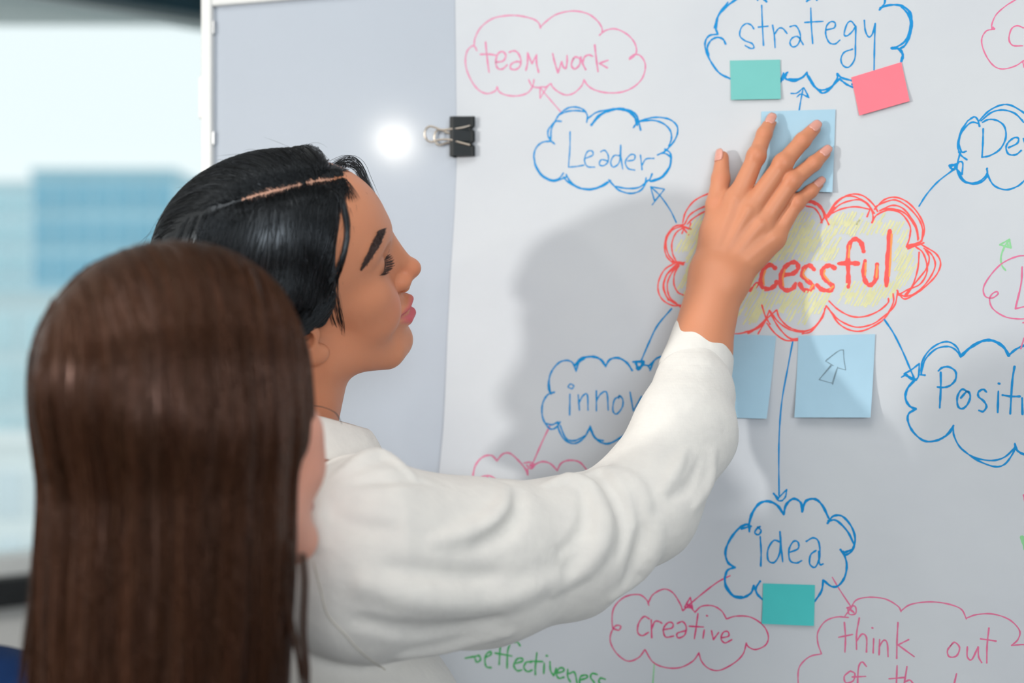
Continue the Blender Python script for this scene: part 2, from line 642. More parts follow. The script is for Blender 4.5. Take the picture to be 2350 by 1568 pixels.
def ribbons(strokes, wpx, offf, base=0.0, step=6e-6):
    """strokes: list of pixel polylines -> flat ink ribbons that lie on the sheet"""
    V, Fc = [], []
    for st in strokes:
        w = wpx
        if isinstance(st, tuple) and len(st) == 2 and not np.isscalar(st[1]) and np.isscalar(st[0]):
            w, st = st
        st = np.asarray(st, float)
        if len(st) == 1:                                     # a dot
            st = np.array([st[0] + (-w * 0.25, 0), st[0] + (w * 0.25, 0.5)])
        c = catmull(st, 9)
        g = np.array([uz(*q) for q in c])
        T = np.gradient(g, axis=0)
        T /= np.linalg.norm(T, axis=1, keepdims=True) + 1e-12
        Nn = np.stack([-T[:, 1], T[:, 0]], 1)
        hw = 0.5 * w / 2440.0
        s = np.linspace(0, len(g) * 0.35, len(g)) + random.random() * 9
        var = 1 + 0.16 * np.sin(s * 1.7) + 0.08 * np.sin(s * 4.1 + 1)
        wd = hw * var
        # rounded ends
        g0, g1 = g[0] - T[0] * hw * 0.8, g[-1] + T[-1] * hw * 0.8
        L0 = LAYER[0] = LAYER[0] + 1
        off = base + 6e-5 + step * (L0 % 24)
        rows = [(g0, Nn[0], wd[0] * 0.5)] + [(g[i], Nn[i], wd[i]) for i in range(len(g))] + [(g1, Nn[-1], wd[-1] * 0.5)]
        b = len(V)
        for q, nn, ww in rows:
            for sgn in (1, -1):
                a = q + nn * ww * sgn
                V.append(bpt(a[0], a[1], offf(a[0], a[1]) + off))
        for i in range(len(rows) - 1):
            Fc.append((b + 2 * i, b + 2 * i + 1, b + 2 * i + 3, b + 2 * i + 2))
    return np.array(V), np.array(Fc)


def ink(name, parent, color, wpx, strokes, label=None, org=(0, 0), sc=1.0, offf=None, base=0.0):
    c, r = INK[color]
    m = mat('ink_' + color, c, r, spec=0.25, noise=(90, tuple(min(1, x * 1.15) for x in c), 0, 0.8))
    ss = []
    for st in strokes:
        ww = wpx / sc if sc != 1 else wpx
        if isinstance(st, tuple) and len(st) == 2 and np.isscalar(st[0]):
            ww, st = st[0] / sc, st[1]
        ss.append((float(ww), [(org[0] + x / sc, org[1] + y / sc) for x, y in st]))
    V, f = ribbons(ss, wpx / sc, offf or paper_off, base)
    o = mesh_obj(name, V, f, m, parent, smooth=False)
    if label:
        o['label'] = label
    return o


def build_writing(pap):
    k = dict(org=(1040, 0), sc=3.267)
    ink('cloud_outline', pap, 'lightpink', 12, [
        [(165, 345), (172, 290), (215, 210), (300, 145), (400, 122), (500, 122), (600, 145), (645, 175), (660, 215)],
        [(655, 210), (700, 165), (780, 110), (900, 85), (1010, 105), (1080, 155), (1115, 205), (1120, 245), (1100, 268)],
        [(1100, 265), (1150, 230), (1220, 220), (1300, 255), (1355, 310), (1378, 370), (1368, 415), (1325, 450)],
        [(1325, 440), (1360, 412), (1405, 420), (1440, 470), (1442, 530), (1415, 600), (1350, 660), (1260, 695), (1150, 698), (1060, 675), (1010, 640), (985, 600)],
        [(985, 605), (965, 650), (910, 700), (850, 715), (790, 690), (750, 655), (735, 630), (715, 645), (690, 660)],
        [(570, 600), (590, 640), (610, 655), (650, 660)], [(610, 600), (600, 650), (560, 700), (480, 722), (400, 715), (350, 690), (335, 655)],
        [(335, 655), (320, 685), (260, 705), (200, 680), (150, 620), (110, 530), (100, 450), (115, 385), (150, 350), (170, 355), (185, 385)]],
        'thin pale pink cloud outline', **k)
    ink('handwriting', pap, 'lightpink', 14, [
        [(250, 320), (260, 430), (275, 545)], [(210, 412), (270, 410), (325, 418)],
        [(325, 470), (380, 460), (400, 420), (375, 390), (340, 410), (325, 470), (340, 515), (375, 520), (410, 490)],
        [(425, 395), (460, 385), (490, 400), (512, 450), (505, 500), (470, 525), (435, 515), (440, 485), (480, 465), (510, 470)],
        [(550, 530), (562, 470), (562, 400)], [(562, 400), (595, 480)], [(595, 480), (630, 415)], [(630, 415), (630, 480), (645, 545)],
        [(750, 405), (765, 470), (790, 548)], [(790, 548), (818, 465)], [(818, 465), (830, 505), (848, 515), (858, 470), (858, 420)],
        [(905, 440), (890, 490), (915, 520), (950, 490), (955, 445), (920, 430), (905, 445)], [(960, 430), (975, 480), (998, 525)],
        [(975, 470), (990, 430), (1020, 415), (1050, 425)], [(1065, 340), (1075, 430), (1090, 540)], [(1165, 455), (1100, 478)], [(1100, 478), (1160, 512)]],
        'pink handwriting reading team work', **k)
    ink('arrow', pap, 'lightpink', 10, [[(810, 840), (740, 760), (680, 690)], [(655, 740), (655, 655)], [(655, 655), (710, 655)], [(710, 655), (680, 700), (655, 740)], [(680, 690), (655, 655)]], **k)
    ink('cloud_outline', pap, 'blue', 13, [
        [(765, 915), (800, 860), (860, 815), (920, 805), (980, 825), (1010, 870), (1005, 920)], [(815, 912), (770, 915), (740, 970), (735, 1050)],
        [(800, 862), (860, 838), (930, 832), (985, 840)],
        [(770, 910), (720, 970), (715, 1020), (740, 1060), (765, 1082)], [(1015, 890), (1080, 845), (1170, 825)],
        (22, [(1040, 940), (1100, 870), (1180, 830), (1260, 820), (1330, 845), (1370, 890), (1385, 940)]), [(1260, 820), (1340, 835), (1385, 880), (1410, 980)],
        [(1355, 960), (1390, 920), (1470, 890), (1550, 883), (1630, 900), (1680, 945), (1685, 1000), (1660, 1060), (1610, 1120), (1570, 1150)],
        [(1400, 915), (1500, 905), (1580, 930), (1630, 980), (1640, 1040), (1620, 1100)],
        [(1535, 1165), (1575, 1150), (1615, 1165), (1635, 1195), (1620, 1260), (1560, 1330), (1480, 1360)],
        [(1590, 1120), (1630, 1150), (1638, 1210), (1610, 1290), (1550, 1345), (1480, 1360), (1495, 1305)],
        [(1450, 1335), (1440, 1390), (1400, 1435), (1330, 1452), (1250, 1430), (1200, 1385), (1170, 1350)], [(1470, 1350), (1400, 1405), (1310, 1415), (1220, 1400)],
        [(1185, 1355), (1120, 1400), (1020, 1425), (940, 1405), (880, 1360), (850, 1310)], [(1160, 1365), (1080, 1410), (960, 1415), (870, 1370), (830, 1330)],
        [(830, 1300), (790, 1345), (720, 1345), (650, 1290), (610, 1200), (620, 1120), (670, 1070), (740, 1060)], [(850, 1330), (760, 1360), (680, 1330), (625, 1260), (610, 1180)]],
        'blue double-lined cloud outline', **k)
    ink('handwriting', pap, 'blue', 11, [
        [(880, 990), (878, 1120), (868, 1255)], [(868, 1255), (930, 1250), (985, 1240)], [(995, 1190), (1050, 1165), (1045, 1135), (1010, 1140), (988, 1200), (1010, 1250), (1065, 1255)],
        [(1110, 1140), (1140, 1130), (1165, 1165), (1165, 1215), (1130, 1245), (1100, 1235), (1115, 1200), (1165, 1210)],
        [(1255, 1170), (1210, 1170), (1185, 1220), (1205, 1255), (1250, 1215), (1260, 1090)], [(1260, 1090), (1262, 1180), (1275, 1270)],
        [(1310, 1210), (1360, 1200), (1365, 1165), (1330, 1165), (1295, 1215), (1315, 1265), (1365, 1278)], [(1408, 1165), (1420, 1275)], [(1420, 1240), (1450, 1195), (1510, 1190)]],
        'blue handwriting reading Leader', **k)
    k = dict(org=(1590, 0), sc=3.092)
    ink('cloud_outline', pap, 'blue', 14, [
        (17, [(320, -10), (240, 50), (180, 120), (165, 215)]), [(250, 20), (190, 100), (155, 200)], [(165, 210), (180, 245)],
        [(180, 245), (120, 255), (90, 300), (95, 360), (130, 440), (190, 520), (265, 560)], [(235, 315), (215, 280), (175, 268), (130, 290), (105, 340), (115, 400)],
        [(625, 585), (645, 520)], [(640, 570), (655, 530), (675, 515)], [(665, 530), (660, 560), (720, 578), (780, 550), (810, 515)],
        [(810, 515), (820, 550), (850, 600), (900, 650), (930, 662), (980, 630), (1025, 560), (1025, 525)], [(1025, 525), (1060, 555), (1130, 575)],
        [(820, 540), (880, 630), (930, 640), (980, 620), (1045, 560)], [(1045, 565), (1090, 600), (1135, 622)], [(680, 565), (760, 560), (805, 530)],
        [(265, 560), (400, 600), (520, 600), (625, 560)], [(1130, 600), (1230, 630), (1350, 600), (1440, 520), (1480, 440)],
        [(1365, -10), (1360, 30), (1325, 75)], (16, [(1330, 60), (1400, 40), (1480, 45), (1540, 90), (1555, 160), (1545, 240), (1510, 320), (1470, 350)]),
        [(1480, 50), (1530, 110), (1545, 190), (1510, 290), (1450, 335), (1415, 343)], (19, [(1410, 345), (1460, 350), (1490, 390), (1480, 440)]),
        [(460, -10), (462, 5)], (18, [(500, -12), (525, 15)]), (18, [(810, 12), (840, -12)]), [(880, 5), (890, -10)]],
        'blue cloud outline around the top word', **k)
    ink('handwriting', pap, 'blue', 11, [
        [(435, 208), (415, 180), (380, 170), (345, 200), (335, 255), (370, 290), (420, 310), (435, 340), (410, 345), (372, 325)], [(490, 40), (495, 180), (503, 325)], [(465, 195), (535, 188)],
        [(567, 180), (580, 260), (585, 340)], [(578, 250), (610, 205), (640, 205), (670, 240)],
        [(690, 192), (730, 185), (755, 220), (765, 270), (745, 320), (710, 335), (690, 305), (710, 270), (750, 265), (785, 320)], [(838, 60), (842, 180), (852, 312)], [(795, 162), (860, 158), (925, 155)],
        [(950, 215), (1005, 200), (1010, 165), (980, 158), (950, 190), (945, 250), (970, 305), (1010, 315), (1045, 288)],
        [(1155, 190), (1125, 155), (1095, 175), (1075, 245), (1095, 258), (1130, 230), (1158, 190)], [(1158, 190), (1155, 320), (1150, 420), (1110, 478), (1070, 470), (1052, 425), (1075, 375), (1135, 352)],
        [(1218, 148), (1225, 220), (1248, 265), (1275, 245), (1295, 170)], [(1295, 170), (1290, 330), (1287, 500)]],
        'blue handwriting reading strategy', **k)
    ink('arrow', pap, 'blue', 10, [[(755, 790), (770, 700), (785, 625)], [(697, 665), (740, 662), (785, 625)], [(790, 625), (825, 695)], [(825, 695), (770, 670), (740, 690)]], **k)
    ink('cloud_outline', pap, 'pink', 9, [
        [(2300, -5), (2220, 45), (2150, 110), (2120, 185), (2135, 205)], (18, [(2125, 200), (2138, 208)]),
        [(2130, 210), (2080, 225), (2050, 280), (2060, 350), (2100, 430), (2150, 480), (2210, 492), (2290, 470), (2345, 435), (2400, 410)], [(2340, 440), (2350, 480)]], **k)
    ink('handwriting', pap, 'pink', 10, [[(2345, 200), (2300, 185), (2260, 210), (2243, 280), (2270, 325), (2340, 328)]], **k)
    ink('cloud_outline', pap, 'blue', 12, [
        [(2030, 860), (2100, 790), (2180, 750), (2250, 748), (2330, 790), (2380, 830)], [(2045, 860), (2120, 800), (2200, 783), (2280, 805), (2330, 850), (2345, 870)],
        [(2035, 900), (2020, 850), (1995, 832), (1950, 860)], [(2030, 880), (1980, 870), (1930, 910), (1895, 970), (1890, 1030), (1910, 1080), (1940, 1075)],
        [(1950, 860), (1900, 940), (1880, 1040), (1900, 1100)], [(1945, 1135), (1910, 1110), (1885, 1080)],
        [(1900, 1080), (1880, 1150), (1875, 1210), (1910, 1280), (1960, 1300), (2030, 1290), (2085, 1240), (2088, 1195)], [(1880, 1220), (1930, 1285), (2000, 1308), (2060, 1285), (2095, 1245)],
        [(2085, 1200), (2100, 1260), (2140, 1320), (2220, 1348), (2300, 1325), (2350, 1285), (2400, 1230)]], **k)
    ink('handwriting', pap, 'blue', 12, [
        [(2060, 915), (2058, 1010), (2052, 1118)], [(2052, 1118), (2110, 1105), (2180, 1060), (2220, 980), (2210, 900), (2160, 858), (2100, 850), (2055, 870)],
        [(2240, 1050), (2300, 1020), (2310, 985), (2280, 980), (2240, 1010), (2222, 1050), (2240, 1095), (2290, 1100), (2330, 1070)], [(2345, 985), (2375, 1080)]],
        'blue handwriting beginning with D e', **k)
    ink('arrow', pap, 'blue', 11, [[(1605, 1465), (1660, 1380), (1740, 1290), (1850, 1205)], (20, [(1822, 1178), (1872, 1168)]), (18, [(1872, 1168), (1850, 1205), (1826, 1188)]),
                                   [(1860, 1190), (1910, 1240)], [(1910, 1240), (1915, 1160), (1890, 1150), (1870, 1180)]], **k)
    # the central cloud
    k = dict(org=(1480, 420), sc=3.264)
    poly = [(330, 330), (440, 200), (640, 150), (830, 220), (1000, 160), (1230, 190), (1340, 320), (1440, 220), (1600, 190), (1700, 300), (1800, 220), (1920, 240), (1970, 330), (1970, 460), (2040, 520), (2040, 620), (1990, 760), (1880, 830), (1800, 900), (1640, 975), (1480, 930), (1360, 880), (1300, 990), (1180, 1080), (1080, 1060), (960, 960), (880, 1040), (700, 1090), (480, 1060), (320, 900), (240, 820), (240, 700), (330, 610), (230, 520), (240, 420)]
    PX, PY = np.array(poly, float).T

    def inside(x, y):
        j = np.roll(np.arange(len(PX)), 1)
        c = ((PY > y) != (PY[j] > y)) & (x < (PX[j] - PX) * (y - PY) / (PY[j] - PY + 1e-9) + PX)
        return c.sum() % 2 == 1
    hat = []
    rr = random.Random(3)
    for row in range(14):
        y = 205 + row * 66
        x = 225 + rr.random() * 20
        while x < 2060:
            L = rr.uniform(45, 85)
            dx, dy = L * 0.42, L * 0.75
            x0, y0, x1, y1 = x - dx, y + dy, x + dx, y - dy
            txt = (840 < x < 1480 and 575 < y < 815) or (1440 < x < 1890 and 380 < y < 790)
            if inside(x0, y0) and inside(x1, y1) and inside(x, y) and not txt and rr.random() < 0.9:
                hat.append((rr.uniform(8, 17), [(x0, y0), (x + rr.uniform(-4, 4), y), (x1, y1)]))
            x += rr.uniform(17, 33)
    ink('highlighter_hatching', pap, 'yellow', 12, hat, 'pale yellow highlighter hatching', **k)
    ink('cloud_outline', pap, 'red', 12, [
        [(285, 300), (310, 215), (380, 130), (500, 75), (620, 60), (740, 90), (830, 170)], [(300, 310), (340, 240), (420, 190), (520, 160), (640, 150), (750, 170), (830, 220)],
        [(320, 310), (360, 270), (440, 220), (540, 185)], [(830, 170), (930, 110), (1060, 95), (1180, 115), (1280, 165)], [(835, 210), (950, 160), (1090, 140), (1220, 150)],
        [(270, 320), (340, 350)], [(290, 340), (330, 390)], [(280, 380), (300, 330)], (18, [(275, 325), (345, 345)]), [(345, 300), (330, 400)],
        [(300, 310), (220, 330), (165, 400), (150, 480), (165, 550), (210, 600)], [(310, 330), (240, 370), (205, 450), (210, 530), (235, 585)], [(290, 320), (200, 360), (160, 450), (180, 540), (225, 590)],
        (18, [(205, 590), (290, 610)]), [(240, 590), (295, 600)], [(230, 615), (300, 595)],
        [(230, 600), (150, 650), (105, 740), (105, 820), (140, 880), (200, 915), (260, 920), (340, 900)], [(240, 610), (170, 680), (145, 770), (165, 850), (220, 900), (270, 920)],
        [(250, 620), (200, 680), (170, 760), (185, 850), (240, 905)], [(260, 620), (225, 680), (220, 760), (250, 820), (290, 840)], [(255, 615), (165, 690), (140, 790), (180, 880)],
        [(260, 920), (330, 1000), (420, 1080), (560, 1130), (700, 1130), (780, 1110)], (22, [(775, 1122), (860, 1075), (915, 1015)]), [(820, 1100), (900, 1030), (985, 955)],
        [(878, 915), (905, 1000), (940, 1060)], [(940, 960), (1000, 1040), (1090, 1100), (1190, 1115), (1270, 1080), (1330, 1000), (1360, 920)],
        [(990, 950), (1010, 1010), (1080, 1080), (1180, 1110), (1270, 1090)], [(915, 1050), (980, 1130), (1060, 1180), (1150, 1175)],
        [(850, 1130), (900, 1040), (935, 955)], [(935, 955), (960, 1010), (1010, 1090), (1080, 1160), (1150, 1170)], (22, [(1100, 1178), (1150, 1172)]),
        [(1360, 920), (1390, 960), (1450, 1050), (1530, 1100), (1620, 1110), (1720, 1070), (1800, 1010), (1860, 900), (1860, 830)],
        [(1380, 885), (1450, 950), (1550, 1000), (1650, 1000), (1750, 960), (1820, 900), (1825, 865)],
        [(1390, 960), (1460, 1030), (1580, 1080), (1700, 1060), (1790, 1000), (1870, 920), (1895, 810)], [(1350, 940), (1330, 1010), (1250, 1110), (1180, 1130)],
        [(1890, 805), (1910, 840), (1950, 870), (2030, 830), (2120, 760), (2190, 680), (2215, 600), (2180, 530), (2100, 480), (2050, 450)],
        [(1900, 830), (1960, 850), (2050, 810), (2130, 720), (2175, 620), (2150, 540), (2090, 490)], [(1900, 840), (1970, 800), (2060, 760), (2110, 680), (2110, 600), (2080, 520), (2030, 480)],
        [(1950, 840), (2050, 720), (2110, 640), (2130, 560), (2100, 500)], [(1960, 850), (2010, 760), (2045, 640), (2055, 520)],
        (24, [(1965, 478), (2060, 450)]), [(1970, 495), (2090, 450)],
        [(1700, 300), (1740, 240), (1830, 205), (1920, 230), (1985, 320), (1985, 400), (1965, 470)], [(1720, 200), (1790, 130), (1870, 108), (1960, 140), (2040, 220), (2090, 320), (2085, 400), (2060, 450)],
        [(1725, 180), (1800, 145), (1880, 130), (1970, 180), (2050, 270), (2080, 350), (2075, 440)], [(1760, 210), (1850, 170), (1930, 190), (2000, 270), (2040, 350), (2045, 430)],
        [(1780, 200), (1860, 195), (1950, 230), (2020, 320), (2050, 420)],
        [(1360, 260), (1420, 170), (1490, 110), (1560, 85), (1640, 100), (1710, 160), (1745, 215)], [(1375, 260), (1440, 180), (1520, 140), (1620, 130), (1690, 190), (1710, 250), (1705, 300)],
        [(1360, 250), (1450, 130), (1550, 100), (1660, 150), (1720, 230)], [(1400, 230), (1480, 195), (1580, 180), (1690, 200)], [(1665, 255), (1690, 190)],
        (22, [(1220, 140), (1280, 150), (1330, 200), (1360, 270)]), [(1210, 175), (1270, 190), (1310, 240), (1330, 300)], [(1320, 300), (1350, 250)], [(1350, 250), (1380, 315)], (18, [(1365, 250), (1420, 185)])],
        'red cloud outline drawn in many loops', **k)
    word = [[(540, 500), (480, 480), (430, 520), (450, 590), (520, 640), (530, 720), (470, 770), (420, 740)],
            [(590, 620), (590, 720), (620, 780), (670, 760), (700, 690)], [(700, 620), (705, 780)],
            [(840, 640), (790, 620), (740, 670), (730, 740), (770, 795), (810, 790), (845, 755)],
            [(980, 640), (940, 615), (895, 650), (870, 720), (880, 780), (930, 795), (975, 770), (990, 740)],
            [(1040, 690), (1110, 680), (1150, 640), (1135, 600), (1095, 600), (1045, 640), (1020, 700), (1022, 770), (1060, 805), (1110, 790), (1130, 755)],
            [(1270, 650), (1235, 620), (1195, 640), (1180, 690), (1215, 730), (1258, 768), (1240, 805), (1190, 800), (1160, 755)],
            [(1425, 640), (1385, 620), (1340, 640), (1330, 690), (1370, 740), (1408, 775), (1390, 805), (1330, 800), (1290, 765)],
            [(1640, 515), (1620, 450), (1575, 422), (1535, 460), (1522, 560), (1525, 680), (1525, 780)], [(1455, 605), (1530, 602), (1600, 605)],
            [(1650, 585), (1640, 680), (1655, 740), (1690, 765), (1730, 720), (1740, 610)], [(1835, 360), (1825, 500), (1815, 640), (1810, 770)]]
    ink('handwriting', pap, 'red', 33, word, 'bold red and orange handwriting reading Successful', **k)
    ink('handwriting_accent', pap, 'orange', 13, [
        [(905, 655), (890, 710), (895, 765)], [(1052, 650), (1036, 705), (1040, 770)], [(1200, 650), (1190, 690), (1225, 728)], [(1350, 655), (1345, 690), (1385, 740)],
        [(1850, 385), (1842, 540), (1832, 700)], [(1655, 600), (1652, 690)], [(1742, 620), (1735, 710)], [(1262, 765), (1240, 795)], [(1412, 775), (1388, 800)], [(1535, 470), (1528, 560)]], **k)
    ink('arrow', pap, 'blue', 10, [[(238, 298), (190, 200), (115, 95), (45, 30)], [(45, 30), (150, 48)], [(150, 48), (112, 95), (75, 135)], [(75, 135), (45, 30)], [(112, 95), (58, 165)]], **k)
    k = dict(org=(1000, 680), sc=3.137)
    ink('arrow', pap, 'blue', 13, [[(1700, 90), (1600, 210), (1540, 330), (1480, 470)], (20, [(1425, 473), (1500, 470)]), (22, [(1500, 475), (1465, 525), (1445, 485)]), (18, [(1490, 500), (1450, 520)]), [(1500, 495), (1540, 500)]], **k)
    ink('cloud_outline', pap, 'blue', 13, [
        [(830, 690), (820, 610), (840, 540), (890, 480), (945, 462), (990, 480), (1015, 540)], (18, [(1005, 500), (1050, 450), (1130, 435), (1190, 455), (1228, 505)]), [(1015, 540), (1035, 480), (1080, 445)],
        (16, [(1228, 500), (1260, 455), (1320, 445), (1380, 480), (1418, 535)]), [(1545, 535), (1580, 460), (1640, 430), (1720, 420), (1790, 470)], [(1540, 500), (1590, 450), (1640, 432)], [(1550, 530), (1530, 500)],
        [(860, 690), (810, 710), (775, 770), (770, 850), (790, 910), (830, 955), (870, 945), (900, 905)], [(820, 600), (815, 660), (835, 705)], [(800, 915), (840, 925), (885, 905)],
        [(885, 910), (890, 960), (930, 1030), (1000, 1060), (1070, 1020), (1115, 940)], [(900, 930), (940, 1020), (1000, 1040), (1080, 1005)],
        (15, [(1115, 935), (1140, 1000), (1190, 1050), (1250, 1060), (1330, 1020), (1420, 960)]), [(1110, 950), (1150, 1020), (1210, 1040)]], **k)
    ink('handwriting', pap, 'blue', 12, [
        (10, [(955, 650), (975, 632), (998, 645), (985, 665), (958, 655)]), [(970, 705), (968, 855)], [(1030, 710), (1038, 820)], [(1038, 760), (1065, 715), (1095, 710), (1100, 820)],
        [(1160, 680), (1160, 825)], [(1160, 750), (1195, 700), (1235, 695), (1245, 820)], [(1330, 720), (1290, 745), (1278, 820), (1305, 848), (1345, 800), (1350, 745), (1325, 715), (1320, 735)],
        [(1402, 690), (1425, 825)], [(1425, 825), (1485, 720)], [(1525, 700), (1532, 722)]], 'blue handwriting beginning innov', **k)
    ink('arrow', pap, 'pink', 11, [[(825, 935), (770, 1050), (705, 1200)], [(640, 1200), (690, 1195), (715, 1220), (690, 1240), (660, 1215)], (26, [(690, 1215), (702, 1226)])], **k)
    ink('cloud_outline', pap, 'pink', 12, [
        [(285, 1365), (280, 1290), (300, 1210), (350, 1155), (410, 1145), (450, 1185)], [(450, 1180), (490, 1135), (540, 1130), (600, 1180), (650, 1240), (668, 1285)], [(668, 1285), (668, 1240)],
        [(710, 1215), (770, 1190), (830, 1205), (880, 1255)], [(880, 1250), (910, 1200), (970, 1180), (1040, 1195), (1100, 1260)], [(1100, 1260), (1150, 1235), (1200, 1225)],
        [(285, 1365), (335, 1370)], [(300, 1385), (320, 1355)]], **k)
    ink('handwriting', pap, 'pink', 12, [[(380, 1290), (385, 1400)], [(340, 1300), (390, 1290), (440, 1320), (450, 1370), (420, 1400)], [(620, 1355), (625, 1420)], (14, [(655, 1408)])], **k)
    k = dict(org=(1640, 720), sc=3.31)
    ink('arrow', pap, 'blue', 13, [[(1290, 45), (1360, 150), (1430, 290), (1490, 430), (1520, 500)], [(1440, 455), (1490, 430), (1555, 380)], [(1555, 380), (1550, 470), (1530, 505)], (22, [(1445, 458), (1490, 490), (1530, 502)]), [(1420, 483), (1450, 465)]], **k)
    ink('cloud_outline', pap, 'blue', 13, [
        [(1570, 460), (1575, 370), (1630, 280), (1710, 225), (1780, 215), (1840, 255), (1870, 320)], [(1570, 450), (1600, 350), (1680, 270), (1770, 250), (1830, 275), (1870, 330)],
        (21, [(1870, 325), (1940, 260), (2030, 210), (2110, 205), (2190, 250), (2235, 320)]), (16, [(2235, 315), (2290, 270), (2360, 240), (2430, 230)]), [(1565, 465), (1600, 468)],
        (18, [(1520, 505), (1465, 570), (1450, 640), (1480, 700), (1530, 725)]), (16, [(1530, 725), (1475, 760), (1470, 820), (1510, 900), (1590, 965), (1680, 965), (1760, 925), (1815, 850)]), [(1700, 960), (1780, 910), (1810, 870)],
        [(1812, 860), (1820, 930), (1870, 1020), (1970, 1090), (2100, 1115), (2200, 1090), (2275, 1020), (2280, 985)], [(1880, 1030), (1990, 1110), (2120, 1160), (2200, 1145), (2260, 1070), (2285, 1010)], (17, [(2280, 990), (2300, 1040), (2360, 1070), (2420, 1060)])], **k)
    ink('handwriting', pap, 'blue', 15, [
        [(1718, 445), (1718, 570), (1710, 715)], [(1700, 435), (1730, 410), (1780, 405), (1830, 440), (1830, 500), (1790, 545), (1740, 560), (1693, 557)],
        [(1930, 600), (1880, 575), (1845, 630), (1848, 700), (1880, 722), (1920, 690), (1942, 630), (1920, 590), (1870, 640)], [(2065, 595), (2040, 575), (2005, 595), (2005, 630), (2045, 665), (2065, 705), (2040, 742), (2008, 735)],
        [(2155, 590), (2150, 750)], (17, [(2160, 530)]), [(2278, 400), (2260, 520), (2245, 760)], [(2185, 618), (2250, 628), (2320, 628)], [(2335, 640), (2338, 765)]],
        'blue handwriting beginning Posit', **k)
    ink('arrow', pap, 'blue', 12, [[(598, 195), (560, 400), (515, 650), (495, 880), (490, 1100), (492, 1380)], (18, [(450, 1365), (485, 1405)]), [(485, 1400), (550, 1335)], [(550, 1335), (540, 1390), (515, 1420)], [(515, 1420), (485, 1418), (460, 1380)]], **k)
    k = dict(org=(1380, 1100), sc=2.4227)
    ink('cloud_outline', pap, 'blue', 12, [
        (15, [(820, 260), (840, 190), (880, 135), (930, 122), (980, 145), (1015, 195)]), (14, [(1015, 195), (1030, 140), (1070, 108), (1110, 130), (1118, 180)]), (14, [(1118, 175), (1140, 120), (1190, 110), (1230, 145), (1265, 215)]),
        [(1258, 245), (1290, 205), (1340, 205), (1390, 260), (1412, 330), (1395, 395), (1355, 420), (1330, 390)], [(1262, 230), (1310, 230), (1370, 290), (1405, 360)], [(1345, 410), (1395, 390)],
        [(1345, 400), (1365, 470), (1355, 540), (1320, 590), (1280, 595), (1235, 560)], [(1235, 560), (1225, 620), (1190, 675)], (14, [(825, 290), (820, 250), (770, 270), (720, 330), (692, 400), (705, 460), (745, 490)]), [(835, 260), (780, 275)],
        (13, [(745, 488), (700, 510), (690, 580), (715, 630), (770, 660), (830, 635), (850, 590)]), [(695, 520), (690, 570), (730, 640), (790, 655)], [(885, 565), (860, 610), (880, 650), (905, 672)], [(850, 595), (870, 640), (895, 665)], [(905, 672), (1000, 720), (1100, 720), (1190, 675)]], **k)
    ink('handwriting', pap, 'blue', 10, [
        [(870, 265), (890, 285), (875, 308), (855, 295), (870, 270), (885, 262)], [(885, 318), (890, 400), (888, 482)], [(1000, 350), (960, 340), (928, 390), (930, 450), (965, 460), (995, 400), (995, 290)], [(995, 290), (1002, 380), (1010, 458)],
        [(1050, 405), (1095, 385), (1095, 350), (1070, 345), (1045, 390), (1050, 450), (1085, 465), (1115, 452)], [(1140, 345), (1180, 325), (1210, 350), (1215, 430), (1190, 488), (1160, 470), (1165, 420), (1195, 395)], [(1210, 400), (1215, 470), (1235, 470)]],
        'blue handwriting reading idea', **k)
    ink('arrow', pap, 'rose', 8, [[(718, 535), (650, 570), (570, 630), (480, 705)], [(465, 710), (497, 655)], [(497, 655), (510, 715)], [(510, 715), (465, 710)], (12, [(480, 695), (502, 704)])], **k)
    ink('cloud_outline', pap, 'rose', 7.5, [
        [(90, 838), (65, 820), (70, 720), (130, 655), (210, 640), (255, 670), (267, 700)], [(262, 690), (290, 640), (350, 610), (400, 630), (440, 690), (455, 730)], [(455, 730), (490, 705), (525, 740)],
        [(525, 735), (560, 705), (620, 702), (670, 730), (698, 775)], [(698, 775), (750, 760), (830, 765), (900, 810), (930, 870), (915, 920), (860, 945), (820, 930), (808, 908)],
        [(808, 910), (790, 970), (740, 1020), (660, 1060), (600, 1050), (560, 1010), (545, 962)], [(545, 965), (510, 1010), (440, 1045), (360, 1045), (290, 1015), (245, 945)],
        [(245, 945), (210, 990), (150, 1010), (90, 970), (55, 910), (55, 860), (80, 815), (110, 815), (100, 838), (75, 830)]], **k)
    ink('handwriting', pap, 'rose', 8.5, [
        [(270, 775), (240, 762), (210, 800), (205, 850), (230, 868), (265, 850)], [(280, 780), (283, 880)], [(283, 830), (300, 790), (325, 790), (340, 800)], [(345, 835), (395, 825), (400, 800), (375, 795), (348, 830), (360, 875), (405, 870)],
        [(425, 800), (455, 790), (475, 820), (465, 865), (430, 880), (425, 855), (470, 840)], [(540, 745), (530, 820), (520, 885)], [(490, 815), (570, 820)], [(575, 835), (568, 882)], (10, [(590, 757)]),
        [(615, 840), (625, 890)], [(625, 890), (655, 850)], [(670, 880), (710, 870), (705, 845), (680, 850), (668, 885), (690, 908), (728, 890)]], 'rose red handwriting reading creative', **k)
    ink('arrow', pap, 'lightgreen', 8, [[(297, 1025), (285, 1180)]], **k)
    ink('arrow', pap, 'pink', 7.5, [[(1285, 545), (1330, 620), (1390, 710)], [(1365, 715), (1410, 705), (1415, 745), (1380, 750), (1370, 715)], (11, [(1380, 720), (1405, 740)]), [(1355, 760), (1400, 700)]], **k)
